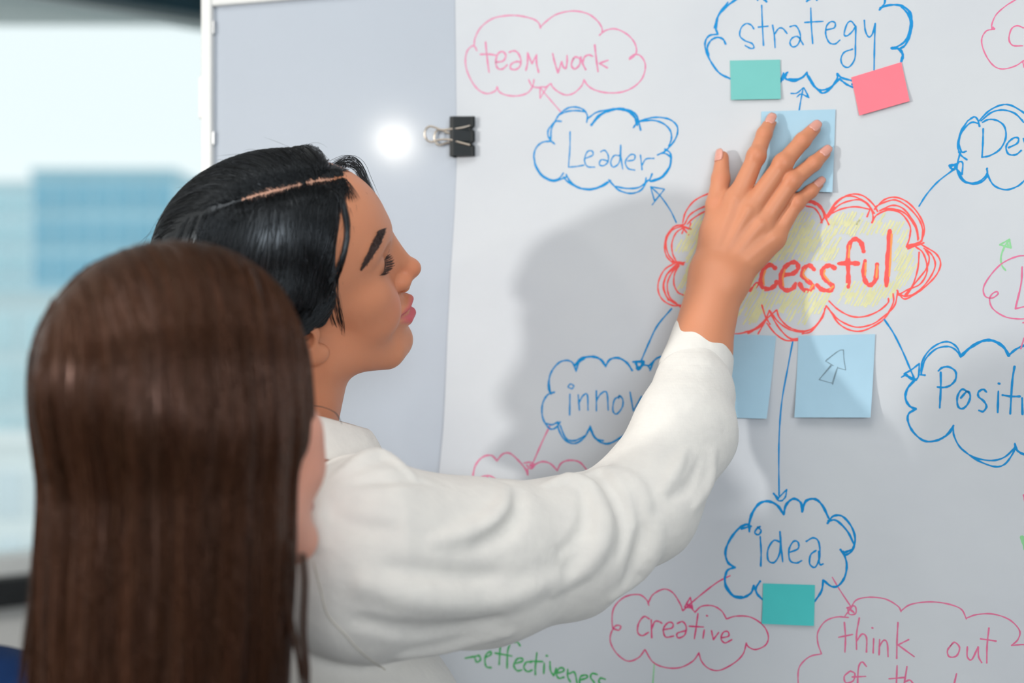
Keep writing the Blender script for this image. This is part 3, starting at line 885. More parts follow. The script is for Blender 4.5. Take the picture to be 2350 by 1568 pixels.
    ink('cloud_outline', pap, 'pink', 7.5, [
        [(1390, 710), (1420, 670), (1490, 655), (1580, 665), (1650, 705), (1667, 735)], [(1667, 730), (1720, 695), (1820, 680), (1920, 690), (2000, 720), (2030, 775)],
        [(2030, 770), (2090, 750), (2180, 748), (2270, 780), (2325, 840), (2315, 890), (2280, 922)], [(2280, 922), (2360, 918), (2440, 940)], [(1375, 768), (1310, 765), (1245, 790), (1205, 850), (1205, 910), (1225, 970)], [(1225, 970), (1160, 985), (1110, 1030), (1095, 1080), (1098, 1170)]], **k)
    ink('handwriting', pap, 'pink', 8.5, [
        [(1352, 795), (1358, 880), (1355, 960)], [(1320, 878), (1398, 862)], [(1435, 770), (1420, 860), (1420, 945)], [(1420, 900), (1450, 860), (1475, 880), (1475, 960)], [(1515, 885), (1512, 965)], (10, [(1508, 825)]),
        [(1548, 890), (1545, 975)], [(1545, 930), (1570, 895), (1590, 910), (1595, 985)], [(1650, 795), (1645, 890), (1643, 995)], [(1710, 890), (1650, 920)], [(1650, 920), (1740, 985)],
        [(1950, 915), (1925, 950), (1935, 985), (1975, 980), (1992, 935), (1965, 905), (1940, 925)], [(2035, 930), (2035, 985), (2060, 1000), (2095, 930)], [(2095, 930), (2098, 985), (2115, 1018)], [(2155, 825), (2145, 920), (2143, 1020)], [(2108, 885), (2195, 898)],
        [(1380, 1068), (1352, 1095), (1360, 1130), (1400, 1120), (1410, 1080), (1385, 1065)], [(1475, 1040), (1450, 1015), (1430, 1050), (1425, 1160)], [(1395, 1098), (1470, 1095)],
        [(1645, 1035), (1640, 1165)], [(1600, 1108), (1690, 1100)], [(1700, 1040), (1680, 1165)], [(1690, 1125), (1715, 1115), (1735, 1135)], [(1975, 1080), (1955, 1165)]],
        'pink handwriting reading think out of', **k)
    k = dict(org=(2100, 200), sc=2.24)
    ink('arrow', pap, 'lightgreen', 8, [[(465, 943), (445, 915), (442, 870), (460, 820), (482, 790)], [(435, 812), (485, 783)], [(485, 783), (492, 828)], [(492, 828), (440, 812)], [(470, 790), (480, 820)]], **k)
    ink('cloud_outline', pap, 'pink', 7, [
        [(600, 870), (530, 870), (450, 905), (390, 965), (352, 1030), (360, 1075), (395, 1085), (425, 1065), (420, 1052), (395, 1065), (383, 1095), (400, 1140), (460, 1180), (530, 1192), (600, 1188)], [(553, 1212), (575, 1208)], [(543, 1345), (560, 1290)]], **k)
    ink('handwriting', pap, 'pink', 8, [[(550, 925), (545, 1010), (515, 1140)], [(515, 1140), (600, 1120)]], **k)
    ink('green_mark', pap, 'lightgreen', 8, [[(2345, 1232), (2353, 1260)]])
    ink('pink_mark', pap, 'pink', 4, [[(2349, 1136), (2352, 1150)]])
    k = dict(org=(1000, 1400), sc=4.196)
    ink('handwriting', pap, 'green', 19, [
        [(300, 455), (390, 440), (430, 430)], [(430, 430), (445, 470), (410, 495), (390, 455)], [(490, 450), (540, 425), (540, 395), (500, 420), (485, 480), (500, 540), (545, 550)], [(630, 340), (620, 520)], [(720, 330), (700, 400), (695, 555)], [(580, 410), (740, 440)],
        [(760, 515), (840, 490), (835, 462), (790, 470), (760, 530), (790, 580), (835, 575)], [(930, 500), (880, 500), (855, 550), (890, 590), (935, 575)], [(980, 410), (965, 540), (965, 620)], [(920, 490), (1035, 495)], [(1050, 510), (1045, 610)], (22, [(1075, 438)]),
        [(1105, 495), (1110, 580), (1140, 630)], [(1140, 630), (1165, 560)], [(1170, 605), (1230, 590), (1235, 560), (1195, 560), (1165, 610), (1190, 655), (1240, 645)], [(1275, 570), (1275, 640), (1300, 690)], [(1290, 610), (1340, 600), (1365, 700)],
        [(1390, 675), (1460, 650), (1450, 625), (1400, 640), (1390, 700), (1420, 730)], [(1560, 620), (1510, 610), (1495, 650), (1530, 700), (1510, 740)], [(1635, 665), (1590, 655), (1575, 690), (1605, 725)], [(770, 310), (790, 300), (820, 342)]],
        'green handwriting reading effectiveness', **k)


def sticky_note(corners, color, curl, label, group, skew=0.0):
    """corners px: top-left, top-right, bottom-right, bottom-left; the lower edge bends away from the sheet"""
    c = np.array([uz(*q) for q in corners])
    n = 14
    V = []
    for j in range(n):
        t = j / (n - 1)
        for i in range(n):
            s = i / (n - 1)
            q = (c[0] * (1 - s) + c[1] * s) * (1 - t) + (c[3] * (1 - s) + c[2] * s) * t
            lift = curl * max(0, (t - 0.2) / 0.8) ** 2 * (1 + skew * (s - 0.5))
            V.append(bpt(q[0], q[1], float(paper_off(q[0], q[1])) + 0.0012 + lift))
    f = np.array([(j * n + i, (j + 1) * n + i, (j + 1) * n + i + 1, j * n + i + 1) for j in range(n - 1) for i in range(n - 1)])
    V = np.array(V)
    loc = tuple(V.mean(0) + UPZ)
    m = mat('note_' + '_'.join('%d' % int(255 * x) for x in color), color, 0.65, spec=0.3,
            noise=(25, tuple(x * 0.94 for x in color), 0, 0.8), bump=[('noise', 30, 0.12, 0.004)])
    o = mesh_obj('sticky_note', V, f, m, loc=loc)
    tag(o, label, 'sticky note', group)
    return o


def build_notes():
    blue = lin(170, 207, 228)
    g = 'square blue sticky notes'
    sticky_note([(1748, 257), (1918, 252), (1912, 443), (1745, 440)], blue, 0.004, 'square light blue sticky note pressed under the spread fingers', g)
    sticky_note([(1604, 764), (1782, 771), (1763, 960), (1592, 955)], blue, 0.007, 'square light blue sticky note half hidden behind the forearm', g)
    n = sticky_note([(1833, 771), (2009, 767), (2000, 957), (1826, 957)], blue, 0.009, 'square light blue sticky note with a small pencil arrow on it', g, 0.3)
    k = dict(org=(1640, 720), sc=3.31)
    c = np.array([uz(*q) for q in [(1833, 771), (2009, 767), (2000, 957), (1826, 957)]])

    def off(u, z):
        t = np.clip((c[0][1] - z) / (c[0][1] - c[3][1]), 0, 1)
        s = np.clip((u - c[0][0]) / (c[1][0] - c[0][0]), 0, 1)
        return paper_off(u, z) + 0.0012 + 0.009 * max(0, (t - 0.2) / 0.8) ** 2 * (1 + 0.3 * (s - 0.5)) + 0.0004
    ink('pencil_arrow', n, 'pencil', 4.5, [[(845, 360), (940, 285), (980, 275)], [(850, 352), (930, 290)], [(980, 275), (985, 350), (998, 428)], [(998, 428), (935, 410)], [(937, 405), (900, 540)], [(930, 420), (895, 530)], [(905, 530), (798, 500)], [(798, 500), (885, 390)], [(805, 492), (890, 395)], [(905, 395), (845, 360)]], 'pencil arrow', offf=off, **k)
    sticky_note([(1676, 140), (1791, 138), (1793, 229), (1679, 231)], lin(118, 196, 192), 0.002, 'small pale teal sticky note stuck under the word strategy', 'small teal sticky notes')
    sticky_note([(1752, 1338), (1871, 1342), (1869, 1435), (1750, 1430)], lin(76, 202, 202), 0.002, 'small teal sticky note stuck under the word idea', 'small teal sticky notes')
    sticky_note([(1954, 179), (2069, 144), (2088, 234), (1973, 267)], lin(255, 126, 142), 0.002, 'small coral pink sticky note stuck at a slant below strategy', None)


def build_clip():
    u0, z0 = uz(1043, 272)
    u1, z1 = uz(1093, 360)
    uc, zc, hh = (u0 + u1) / 2, (z0 + z1) / 2, (z0 - z1) / 2
    root = empty('binder_clip', tuple(bpt(uc, zc, 0.003) + UPZ))
    tag(root, 'black binder clip with wire handles on left edge of paper sheet', 'binder clip')
    blk = mat('clip_black', (0.004, 0.008, 0.010), 0.45, spec=0.25, noise=(60, (0.007, 0.012, 0.015), 0, 1))
    wire = mat('clip_wire', (0.62, 0.55, 0.46), 0.28, metallic=0.9, noise=(40, (0.55, 0.5, 0.44), 0, 1))
    # folded sheet-steel body: spine on the left, jaws closing on the paper to the right, rolled lips
    prof = [(u1 - 0.0012, 0.0052), (u1 + 0.0005, 0.0064), (u1 - 0.0005, 0.0082), (u1 - 0.003, 0.0080), (u0 + 0.004, 0.0135), (u0, 0.013), (u0, 0.0006), (u0 + 0.003, 0.0003), (u1 - 0.002, 0.0004)]
    notch = np.linspace(-1, 1, 25)
    V, f = [], []
    for zt in notch:
        for i, (u, o) in enumerate(prof):
            uu = u
            if i <= 3 and (0.26 < abs(zt) < 0.46):
                uu = u - 0.0028
            V.append(bpt(uu, zc + hh * zt, o))
    k = len(prof)
    for j in range(len(notch) - 1):
        for i in range(k - 1):
            f.append((j * k + i, j * k + i + 1, (j + 1) * k + i + 1, (j + 1) * k + i))
    o = mesh_obj('clip_body', V, f, blk, root, smooth=False)
    md = o.modifiers.new('thickness', 'SOLIDIFY')
    md.thickness = 0.0009
    md.offset = 0

    def handle(name, off0, off1, dz, sp):
        a = [(1086, 291), (1068, 297), (1043, 301), (1025, 303), (1012, 298), (1000, 296), (992, 303), (990, 315), (994, 326), (1003, 331), (1014, 328), (1025, 325), (1043, 325), (1066, 331), (1086, 336)]
        a = catmull(a, 5)
        pts = []
        for i, (px, py) in enumerate(a):
            t = min(1.0, abs(1086 - px) / 96.0)
            uu, zz = uz(px + (sp * t), py + dz)
            pts.append(bpt(uu, zz, off0 + (off1 - off0) * t))
        V, q = tubes(np.array([pts]), 0.00115, 8, taper=1.0)
        mesh_obj(name, V, q, wire, root)
    handle('handle', 0.0092, 0.0185, 0, 0)
    handle('handle', 0.0012, 0.0035, 3, 10)

# ------------------------------------------------------------------ people
def head_mm(q, smile=1.0, ears=True):
    """a woman's head in millimetres: x forward, y left, z up, origin between the ear canals"""
    f4 = q.dtype
    m = np.stack([q[..., 0], np.abs(q[..., 1]), q[..., 2]], -1)
    d = ell(q, (-6, 0, 44), (95, 72.5, 76))
    d = smin(d, ell(q, (32, 0, 42), (58, 59, 54)), 18)
    d = smin(d, ell(q, (36, 0, -14), (47, 54, 60)), 16)
    d = smin(d, ell(m, (58, 33, -22), (25, 23, 27)), 20)            # cheeks, raised by the smile
    d = smin(d, ell(m, (53, 44, 2), (20, 17, 16)), 18)              # cheek bones
    d = smin(d, cone(m, (8, 50, -40), (64, 20, -76), 16, 17), 20)   # jaw
    d = smin(d, ell(q, (77, 0, -81), (15.5, 19, 16)), 13)           # chin
    d = smin(d, ell(q, (68, 0, -50), (25.5, 25, 28)), 10)           # mouth region
    d = smin(d, cone(m, (82, 9, 39), (64, 44, 42), 8.5, 8), 12)     # brow ridge
    d = smax(d, -ell(m, (89, 37, 25), (15, 13, 8)), 9)              # eye socket
    d = smin(d, ell(m, (65.5, 33, 25), (13.6, 16, 12.5)), 4)        # lowered lid over the eye
    d = smax(d, -chain(m, [(79.5, 21, 28), (79.5, 28, 30.5), (76, 37, 31), (66, 47, 27)], [.5, 1.1, 1.1, .5]), 2)
    d = smin(d, ell(q, (78, 0, 6), (19, 17, 34)), 8)                # root of the nose
    d = smin(d, cone(q, (83.5, 0, 31), (101.5, 0, -10), 7, 7.5), 8)   # bridge of the nose
    d = smin(d, ell(q, (104, 0, -14), (9.2, 9, 8)), 6)
    d = smin(d, ell(m, (91.5, 9.5, -19), (9.5, 7, 7)), 6)
    d = smin(d, cone(q, (102, 0, -18), (95, 0, -30), 4.5, 5), 5)
    d = smax(d, -ell(m, (97, 6.0, -26.5), (5, 3.0, 3)), 2)          # nostrils
    d = smin(d, chain(m, [(97, 0, -44), (92, 11, -44.5), (74, 31, -40)], [4.0, 3.3, 1.8]), 5)
    d = smin(d, chain(m, [(95, 0, -58.5), (90, 12, -56.5), (74, 30, -42)], [5.4, 4.5, 1.8]), 5)
    d = smax(d, -chain(m, [(101.5, 0, -51), (95.5, 12, -50.5), (79, 29, -41.5)], [3.4, 3.3, 1.0]), 1.6)    # parted lips
    if ears:
        m = m - np.array([0, 0, 6], f4)
        e = ell(m, (-9, 77, 2), (17, 6, 31))
        e = smin(e, ell(m, (2, 74, -25), (11, 6.5, 10)), 6)
        e = smax(e, -ell(m, (-5, 86, -5), (9.5, 14.5, 10)), 2)
        e = smax(e, -ell(m, (-8, 84, 14), (9, 6, 12)), 3)
        e = smin(e, chain(m, [(-22, 80, -12), (-27, 83, 8), (-22, 84, 24), (-10, 82, 32), (3, 77, 26), (4, 74, 12)], [3.2] * 6), 2)
        e = smin(e, ell(m, (6, 74, -4), (4, 4, 6)), 3)
        d = smin(d, e, 4)
        d = smax(d, -ell(m, (-2, 76, -3), (5, 8, 5)), 2)
    return d


RA = np.array([[0.9404228550735564, -0.3102620979608076, -0.1390765408838538],
               [0.1701494560999356, 0.7835815574212948, -0.5975358612317476],
               [0.2943705424191696, 0.538272582840728, 0.7896889326295967]])
HA = np.array([-0.18820776, 1.21498415, 0.0440235])


def loc_mm(p, H, R):
    return ((p - H.astype(p.dtype)) @ R.astype(p.dtype)) * p.dtype.type(1000)


def wld(q, H, R):
    return (np.asarray(q, float) / 1000) @ R.T + H


NA = P(640, 1015, 1.22)                     # base of the neck
FA = np.array([0.95, 0.30, 0]) / np.hypot(0.95, 0.30)
SA = np.array([-FA[1], FA[0], 0])
SH_R = P(830, 1215, 1.10)                   # right shoulder
SH_L = NA + SA * 0.165 + np.array([0, 0, -0.06])
ELB = P(1480, 1195, 1.215)
# the right hand on the sheet: pixel and height above the board (m), radius
FING = {
    'index': ([(1690, 462), (1736, 358), (1754, 308), (1768, 280)], [.031, .026, .016, .0085], [.0102, .0081, .0071, .0058]),
    'middle': ([(1720, 486), (1797, 375), (1842, 323), (1868, 296)], [.034, .027, .017, .0085], [.0105, .0084, .0074, .0061]),
    'ring': ([(1748, 518), (1818, 415), (1868, 375), (1892, 352)], [.032, .025, .015, .0080], [.0100, .0079, .0069, .0056]),
    'little': ([(1776, 548), (1828, 465), (1861, 439), (1878, 423)], [.028, .020, .012, .0070], [.0090, .0069, .0060, .0049]),
    'thumb': ([(1640, 535), (1645, 470), (1654, 410), (1657, 362)], [.030, .024, .016, .0100], [.0120, .0100, .0086, .0064])}
FJ = {k: [B(*q, o) for q, o in zip(v[0], v[1])] for k, v in FING.items()}
WR_L, WR_R = B(1633, 636, .042), B(1672, 648, .044)
CUFF = B(1608, 812, .066)
FORE = P(1560, 1010, 1.262)


def hand_sdf(p):
    d = None
    for k, js in FJ.items():
        r = FING[k][2]
        e = cone(p, js[0], js[1], r[0], r[1])
        e = smin(e, cone(p, js[1], js[2], r[1], r[2]), .004)
        e = smin(e, cone(p, js[2], js[3], r[2], r[3]), .003)
        if k != 'thumb':
            kn = js[1] + BN * 0.0012
            e = smin(e, np.sqrt(((p - kn.astype(p.dtype)) ** 2).sum(-1)) - r[1] * 0.99, .004)
        d = e if d is None else smin(d, e, .0012)
    roots = {'index': (1640, 600), 'middle': (1652, 610), 'ring': (1668, 618), 'little': (1684, 628)}
    pal = None
    for k, q in roots.items():
        e = cone(p, B(*q, .038), FJ[k][0], .0165, .0108)
        pal = e if pal is None else smin(pal, e, .008)
    pal = smin(pal, cone(p, B(1640, 610, .034), FJ['thumb'][0], .0165, .0135), .012)
    pal = smin(pal, cone(p, B(1652, 560, .028), FJ['index'][0] - BN * .006, .014, .011), .012)
    d = smin(d, pal, .006)
    for k, q in roots.items():                                        # tendons on the back of the hand
        a = B(*q, .038) + BN * .0145
        b = FJ[k][0] + BN * (FING[k][2][0] - .0012)
        d = smin(d, cone(p, a * 0.8 + b * 0.2, b, .0014, .0034), .0045)
    d = smin(d, cone(p, WR_L, WR_R, .0195, .0185), .010)
    arm = cone(p, (WR_L + WR_R) / 2, CUFF, .0225, .0262)
    arm = smin(arm, cone(p, WR_L, CUFF - BT * .003, .0185, .0255), .01)
    arm = smin(arm, cone(p, CUFF, FORE, .0262, .034), .01)
    d = smin(d, arm, .010)
    return d


def bodyA_sdf(p):
    q = loc_mm(p, HA, RA)
    d = head_mm(q) / 1000
    nk = cone(p, wld((0, 0, -34), HA, RA), P(630, 1005, 1.225), .051, .047)
    nk = smin(nk, cone(p, wld((-25, 0, -20), HA, RA), P(615, 1005, 1.225), .050, .045), .03)
    nk = smin(nk, cone(p, wld((2, -52, -38), HA, RA), P(624, 1005, 1.225) + FA * .034 - SA * .022, .010, .007), .014)
    nk = smin(nk, cone(p, NA - np.array([0, 0, .05]), SH_R - np.array([0, 0, .02]), .04, .04), .02)
    nk = smin(nk, cone(p, NA - np.array([0, 0, .05]), SH_L - np.array([0, 0, .02]), .04, .04), .02)
    return smin(d, nk, .016)


def torsoA_sdf(p):
    d = cone(p, NA + np.array([0, 0, -.1]), NA + np.array([0, 0, -.5]), .085, .08)
    d = smin(d, chain(p, [P(850, 1270, 1.11), P(1120, 1300, 1.155), P(1300, 1270, 1.19), P(1470, 1175, 1.22), FORE], [.042, .038, .034, .032, .031]), .03)
    return smin(d, cone(p, P(850, 1270, 1.12), SH_L + np.array([0, 0, -.03]), .04, .045), .04)


FOLDS = []


def shirt_base(p, folds=True):
    pt = p - NA.astype(p.dtype)
    x, y, z = pt @ FA.astype(p.dtype), pt @ SA.astype(p.dtype), pt[..., 2]
    t = np.stack([x, y, z], -1)
    to = ell(t, (-.005, 0, -.225), (.108, .158, .185))
    ta = np.stack([x, np.abs(y), z], -1)
    to = smin(to, ell(ta, (.075, .065, -.235), (.07, .07, .075)), .04)
    to = smin(to, cone(t, (0, .05, -.25), (.005, .05, -.62), .115, .125), .05)
    to = smin(to, cone(t, (0, -.05, -.25), (.005, -.05, -.62), .115, .125), .05)
    to = smin(to, cone(p, NA + np.array([0, 0, -.064]), SH_R + np.array([0, 0, -.012]), .046, .052), .03)
    to = smin(to, cone(p, NA + np.array([0, 0, -.064]), SH_L + np.array([0, 0, -.02]), .046, .052), .03)
    ar = cone(p, P(842, 1287, 1.10), P(1120, 1289, 1.15), .081, .0625)
    ar = smin(ar, cone(p, P(1120, 1289, 1.15), P(1300, 1258, 1.185), .0625, .055), .02)
    ar = smin(ar, cone(p, P(1300, 1258, 1.185), P(1475, 1160, 1.215), .055, .0455), .02)
    ar = smin(ar, cone(p, P(1475, 1160, 1.215), P(1568, 985, 1.255), .0445, .0445), .022)
    ar = smin(ar, cone(p, P(1568, 985, 1.255), P(1594, 895, 1.282), .0445, .0375), .012)
    ar = smin(ar, cone(p, P(1594, 895, 1.282), CUFF * .55 + P(1594, 895, 1.282) * .45, .0365, .0295), .006)
    # soft cloth unevenness along the arm
    w = np.sin(p[..., 0] * 61 + p[..., 2] * 37) * np.sin(p[..., 1] * 47 - p[..., 2] * 29) * .0014
    w += np.sin(p[..., 0] * 23 - p[..., 2] * 58 + p[..., 1] * 31) * .0012
    ar = ar + w
    d = smin(to + w * .7, ar, .012)
    if folds:
        for pts, r, k, sign in FOLDS:
            lo, hi = pts.min(0) - .03, pts.max(0) + .03
            m = np.all((p > lo) & (p < hi), axis=-1)
            if not m.any():
                continue
            pm = p[m]
            n = len(pts)
            e = chain(pm, list(pts), [r * (0.25 + 0.75 * math.sin(math.pi * (i + 0.5) / n)) for i in range(n)])
            dm = d[m]
            d[m] = smin(dm, e, k) if sign > 0 else smax(dm, -e, k)
    return d


def shirt_sdf(p):
    d = shirt_base(p)
    # open neck
    d = smax(d, -cone(p, NA + np.array([0, 0, .06]) - FA * .005, NA + np.array([0, 0, -.05]) + FA * .02, .064, .05), .004)
    return d


def define_folds():
    o, s = np.array([640, 920.]), 2.1364
    spec = [  # zoom coordinates, radius, blend, +ridge / -groove
        ([(290, 360), (380, 305), (470, 272), (560, 300), (660, 370)], 0.0096, 0.0053, 1),
        ([(370, 405), (470, 385), (600, 378), (720, 402)], 0.0064, 0.0063, -1),
        ([(1110, 425), (1100, 520), (1040, 595), (900, 655), (760, 690)], 0.0084, 0.0074, 1),
        ([(1190, 455), (1170, 560), (1100, 650), (960, 720)], 0.0064, 0.0074, -1),
        ([(1310, 415), (1420, 385), (1520, 420), (1590, 490)], 0.0090, 0.0048, 1),
        ([(1480, 375), (1600, 345), (1680, 420), (1720, 510), (1745, 620)], 0.0080, 0.0043, 1),
        ([(1540, 470), (1590, 560), (1580, 690), (1500, 820), (1350, 930)], 0.0096, 0.0074, 1),
        ([(1600, 420), (1660, 520), (1690, 640), (1660, 760)], 0.0058, 0.0048, -1),
        ([(1480, 450), (1500, 560), (1470, 660), (1380, 740)], 0.0058, 0.0063, -1),
        ([(1650, 330), (1740, 400), (1790, 500), (1810, 610)], 0.0077, 0.0058, 1),
        ([(1780, 640), (1760, 760), (1700, 880)], 0.0077, 0.0084, -1),
        ([(1850, 600), (1840, 720), (1770, 850), (1640, 960)], 0.0090, 0.0095, 1),
        ([(1990, 250), (1940, 350), (1890, 440)], 0.0052, 0.0063, 1),
        ([(2060, 300), (2010, 420), (1930, 480)], 0.0045, 0.0063, -1),
        ([(2130, 260), (2110, 400), (2040, 520)], 0.0052, 0.0074, 1),
        ([(560, 820), (720, 850), (900, 870), (1050, 860)], 0.0064, 0.0105, -1),
        ([(420, 900), (640, 960), (900, 990), (1150, 960), (1350, 880)], 0.0090, 0.0137, 1),
        ([(400, 1080), (640, 1130), (860, 1120), (1060, 1080)], 0.0064, 0.0105, -1),
        ([(200, 470), (190, 600), (200, 700)], 0.0064, 0.0074, 1),
        ([(260, 560), (400, 620), (560, 640)], 0.0052, 0.0095, -1),
        ([(600, 1250), (760, 1220), (930, 1180), (1120, 1140)], 0.0064, 0.0095, 1)]
    lists = []
    for pts, r, k, sg in spec:
        c = catmull(np.array(pts, float), 3) / s + o
        lists.append((c, r, k, sg))
    allp = np.vstack([l[0] for l in lists])
    hit = raycast(lambda x: shirt_base(x, False), allp[:, 0], allp[:, 1], 0.8)
    g = grad(lambda x: shirt_base(x, False), hit.astype(np.float32), np.float32(.002)).astype(float)
    i = 0
    for c, r, k, sg in lists:
        n = len(c)
        h, gg = hit[i:i + n], g[i:i + n]
        i += n
        FOLDS.append(((h - gg * r * 0.3) if sg > 0 else (h + gg * r * 0.45), r, k, sg))


# ---- hair of the person at the board
PART = np.array([(-62, -22, 106), (-46, -28, 112.5), (-31, -30, 116.6), (-16, -30, 119.5), (12, -29.5, 118.4), (34, -24, 114.6), (55, -15.6, 105.5), (64, -8, 100)], float) - np.array([0, 0, 5.0])
TH = [0, 15, 26, 38, 55, 71, 82, 97, 110, 122, 130, 142, 180]
XB = [60, 56, 52, 57, 49.5, 40, 35, 31, 27, 17, -6, -28, -60]


def hair_region(q):
    th = np.degrees(np.arctan2(np.abs(q[..., 1]) / 82, (q[..., 2] - 46) / 89))
    return q[..., 0] - np.interp(th, TH, XB).astype(q.dtype)


def part_dist(q):
    d = None
    for i in range(len(PART) - 1):
        e = cone(q, PART[i], PART[i + 1], 0, 0)
        d = e if d is None else np.minimum(d, e)
    return d


def hairA_mm(q, groove=True):
    cap = ell(q, (-6, 0, 44), (100, 78, 82.5))
    cap = smin(cap, ell(q, (-58, 0, 22), (48, 62, 60)), 16)
    cap = smin(cap, cone(q, (-88, 4, 5), (-104, 8, -50), 34, 24), 16)
    cap = smin(cap, ell(q, (46, 22, 78), (30, 34, 32)), 12)          # lifted front on the far side
    m = np.stack([q[..., 0], np.abs(q[..., 1]), q[..., 2]], -1)
    ov = smax(ell(m, (-12, 60, 30), (36, 29, 36)), 5 - q[..., 2], 6)          # swept over the ears
    cap = smin(cap, ov, 10)
    d = smax(cap, hair_region(q) * 0.8, 5)
    if groove:
        t = np.clip((q[..., 0] + 44) / 30, 0, 1)
        w = 6.2 + 1.3 * np.exp(-((q[..., 0] + 8) / 34) ** 2) + .5 * np.sin(q[..., 0] * .55) + .35 * np.sin(q[..., 0] * 1.3 + 1)
        d = d + t * w * np.exp(-(part_dist(q) / 11.0) ** 2)
    return d


def flowA(q):
    yp = np.interp(q[:, 0], PART[:, 0], PART[:, 1])
    right = q[:, 1] < yp
    bk = np.clip((25 - q[:, 0]) / 110, 0, 1)
    low = np.clip((38 - q[:, 2]) / 30, 0, 1)
    dR = np.stack([-.22 - .75 * bk - 1.5 * low - .5 * np.clip((q[:, 0] - 15) / 30, 0, 1), -.54 + 0 * bk + .1 * low, -.79 + .55 * low], 1)
    top = np.clip((q[:, 1] + 25) / 60, 0, 1)
    dL = np.stack([-.35 - .8 * bk + .5 * np.clip((q[:, 0] - 45) / 30, 0, 1) - 1.2 * low, .8 + 0 * bk, -.2 - .8 * top + .5 * low], 1)
    return np.where(right[:, None], dR, dL)


def grow(starts, f, flow, steps, ds, lift, e, jit=0.0, pull=True):
    """strands that follow a direction field over a distance field"""
    p = starts.astype(np.float32)
    out = [p.copy()]
    n = len(p)
    jv = rng.normal(0, jit, (n, 3)).astype(np.float32)
    for s in range(steps):
        g = grad(f, p, np.float32(e))
        v = flow(p).astype(np.float32) + jv
        v = v - (v * g).sum(1, keepdims=True) * g
        v /= np.linalg.norm(v, axis=1, keepdims=True) + 1e-6
        p = p + v * np.float32(ds)
        if pull:
            g = grad(f, p, np.float32(e))
            tgt = lift(s + 1) if callable(lift) else lift
            p = p - np.clip(f(p) - tgt, -3 * ds, 3 * ds)[:, None] * g
        out.append(p.copy())
    return np.stack(out, 1).astype(float)


def hair_object(name, groups, parent, m, tints):
    Vs, Qs, Cs = [], [], []
    b = 0
    for (polys, rad, sides), tint in zip(groups, tints):
        V, q = tubes(polys, rad, sides)
        Vs.append(V)
        Qs.append(q + b)
        b += len(V)
        Cs.append(np.repeat(tint, len(V) // len(tint), axis=0))
    return mesh_obj(name, np.vstack(Vs), np.vstack(Qs), m, parent, col=np.vstack(Cs))


def skin_mat(name, base):
    return mat(name, base, 0.47, spec=0.4, sss=0.12, sss_rad=(0.010, 0.0035, 0.0018), attr='tint',
               bump=[('noise', 900, 0.10, 0.0006), ('noise', 220, 0.06, 0.001)])


def skin_tint(V, H, R, base, lips, scalp=None):
    q = loc_mm(V, H, R)
    m = np.stack([q[:, 0], np.abs(q[:, 1]), q[:, 2]], 1)
    c = np.tile(np.array(base, float), (len(V), 1))

    def blend(w, col):
        w = np.clip(w, 0, 1)[:, None]
        c[:] = c * (1 - w) + np.array(col) * w
    near = np.linalg.norm(q, axis=1) < 150
    blend(0.45 * np.exp(-(np.linalg.norm((m - (76, 36, -16)) / (20, 18, 20), axis=1)) ** 2) * near, (base[0] * 1.12, base[1] * 0.74, base[2] * 0.74))
    blend(0.3 * np.exp(-(np.linalg.norm((m - (106, 6, -16)) / (12, 14, 12), axis=1)) ** 2) * near, (base[0] * 1.08, base[1] * 0.74, base[2] * 0.7))
    lu = chain(m, [(97.5, 0, -44.5), (92.5, 11, -45), (75, 31, -40)], [4.2, 3.5, 1.6])
    ll = chain(m, [(95.4, 0, -58), (90.5, 12, -56), (75, 30, -42.5)], [5.8, 4.9, 1.6])
    blend(np.clip((0.6 - np.minimum(lu, ll)) / 1.2, 0, 1) * (q[:, 0] > 74) * near, lips)
    if scalp is not None:
        for k, js in FJ.items():                                      # redder skin over the knuckles
            for j, s in ((1, .0075), (2, .005)):
                dv = js[j + 1] - js[j - 1]
                dv = dv / np.linalg.norm(dv)
                t = V - (js[j] + BN * FING[k][2][j])
                w = .35 * np.exp(-(np.linalg.norm(t, axis=1) / s) ** 2)
                blend(w, (base[0] * .97, base[1] * .78, base[2] * .74))
            a, b = js[0], js[1]
            blend(.18 * np.exp(-(np.linalg.norm(V - js[3], axis=1) / .011) ** 2), (base[0] * 1.0, base[1] * .75, base[2] * .75))
        blend(0.75 * (hair_region(q) < 0) * (q[:, 2] > 60) * near, scalp)
    return c


def legs_and_shoes(root, cx, cy, fdir, sdir, hip, tm, sm):
    def tr(p):
        t = p - np.array([cx, cy, 0], p.dtype)
        x, y, z = t @ fdir.astype(p.dtype), t @ sdir.astype(p.dtype), p[..., 2]
        u = np.stack([x, np.abs(y), z], -1)
        d = ell(u, (0, .03, hip), (.125, .15, .16))
        d = smin(d, chain(u, [(0, .085, hip - .05), (.01, .085, -1.0), (0, .085, -1.42)], [.085, .065, .055]), .04)
        return np.maximum(d, -1.43 - z)
    V, q = mesh_sdf(tr, (cx - .25, cy - .25, -1.47), (cx + .25, cy + .25, hip + .2), .012)
    mesh_obj('trousers', V, q, tm, root)
    for s in (-1, 1):
        def sh(p):
            t = p - np.array([cx, cy, 0], p.dtype)
            u = np.stack([t @ fdir.astype(p.dtype), t @ sdir.astype(p.dtype) - s * .085, p[..., 2]], -1)
            d = cone(u, (-.03, 0, -1.455), (.13, 0, -1.47), .042, .034)
            d = smin(d, cone(u, (-.01, 0, -1.46), (0, 0, -1.40), .042, .042), .02)
            return np.maximum(d, -1.4995 - p[..., 2])
        c = np.array([cx, cy, 0]) + sdir * s * .085 + fdir * .05
        V, q = mesh_sdf(sh, (c[0] - .18, c[1] - .18, -1.53), (c[0] + .18, c[1] + .18, -1.33), .007)
        mesh_obj('shoe', V, q, sm, root)


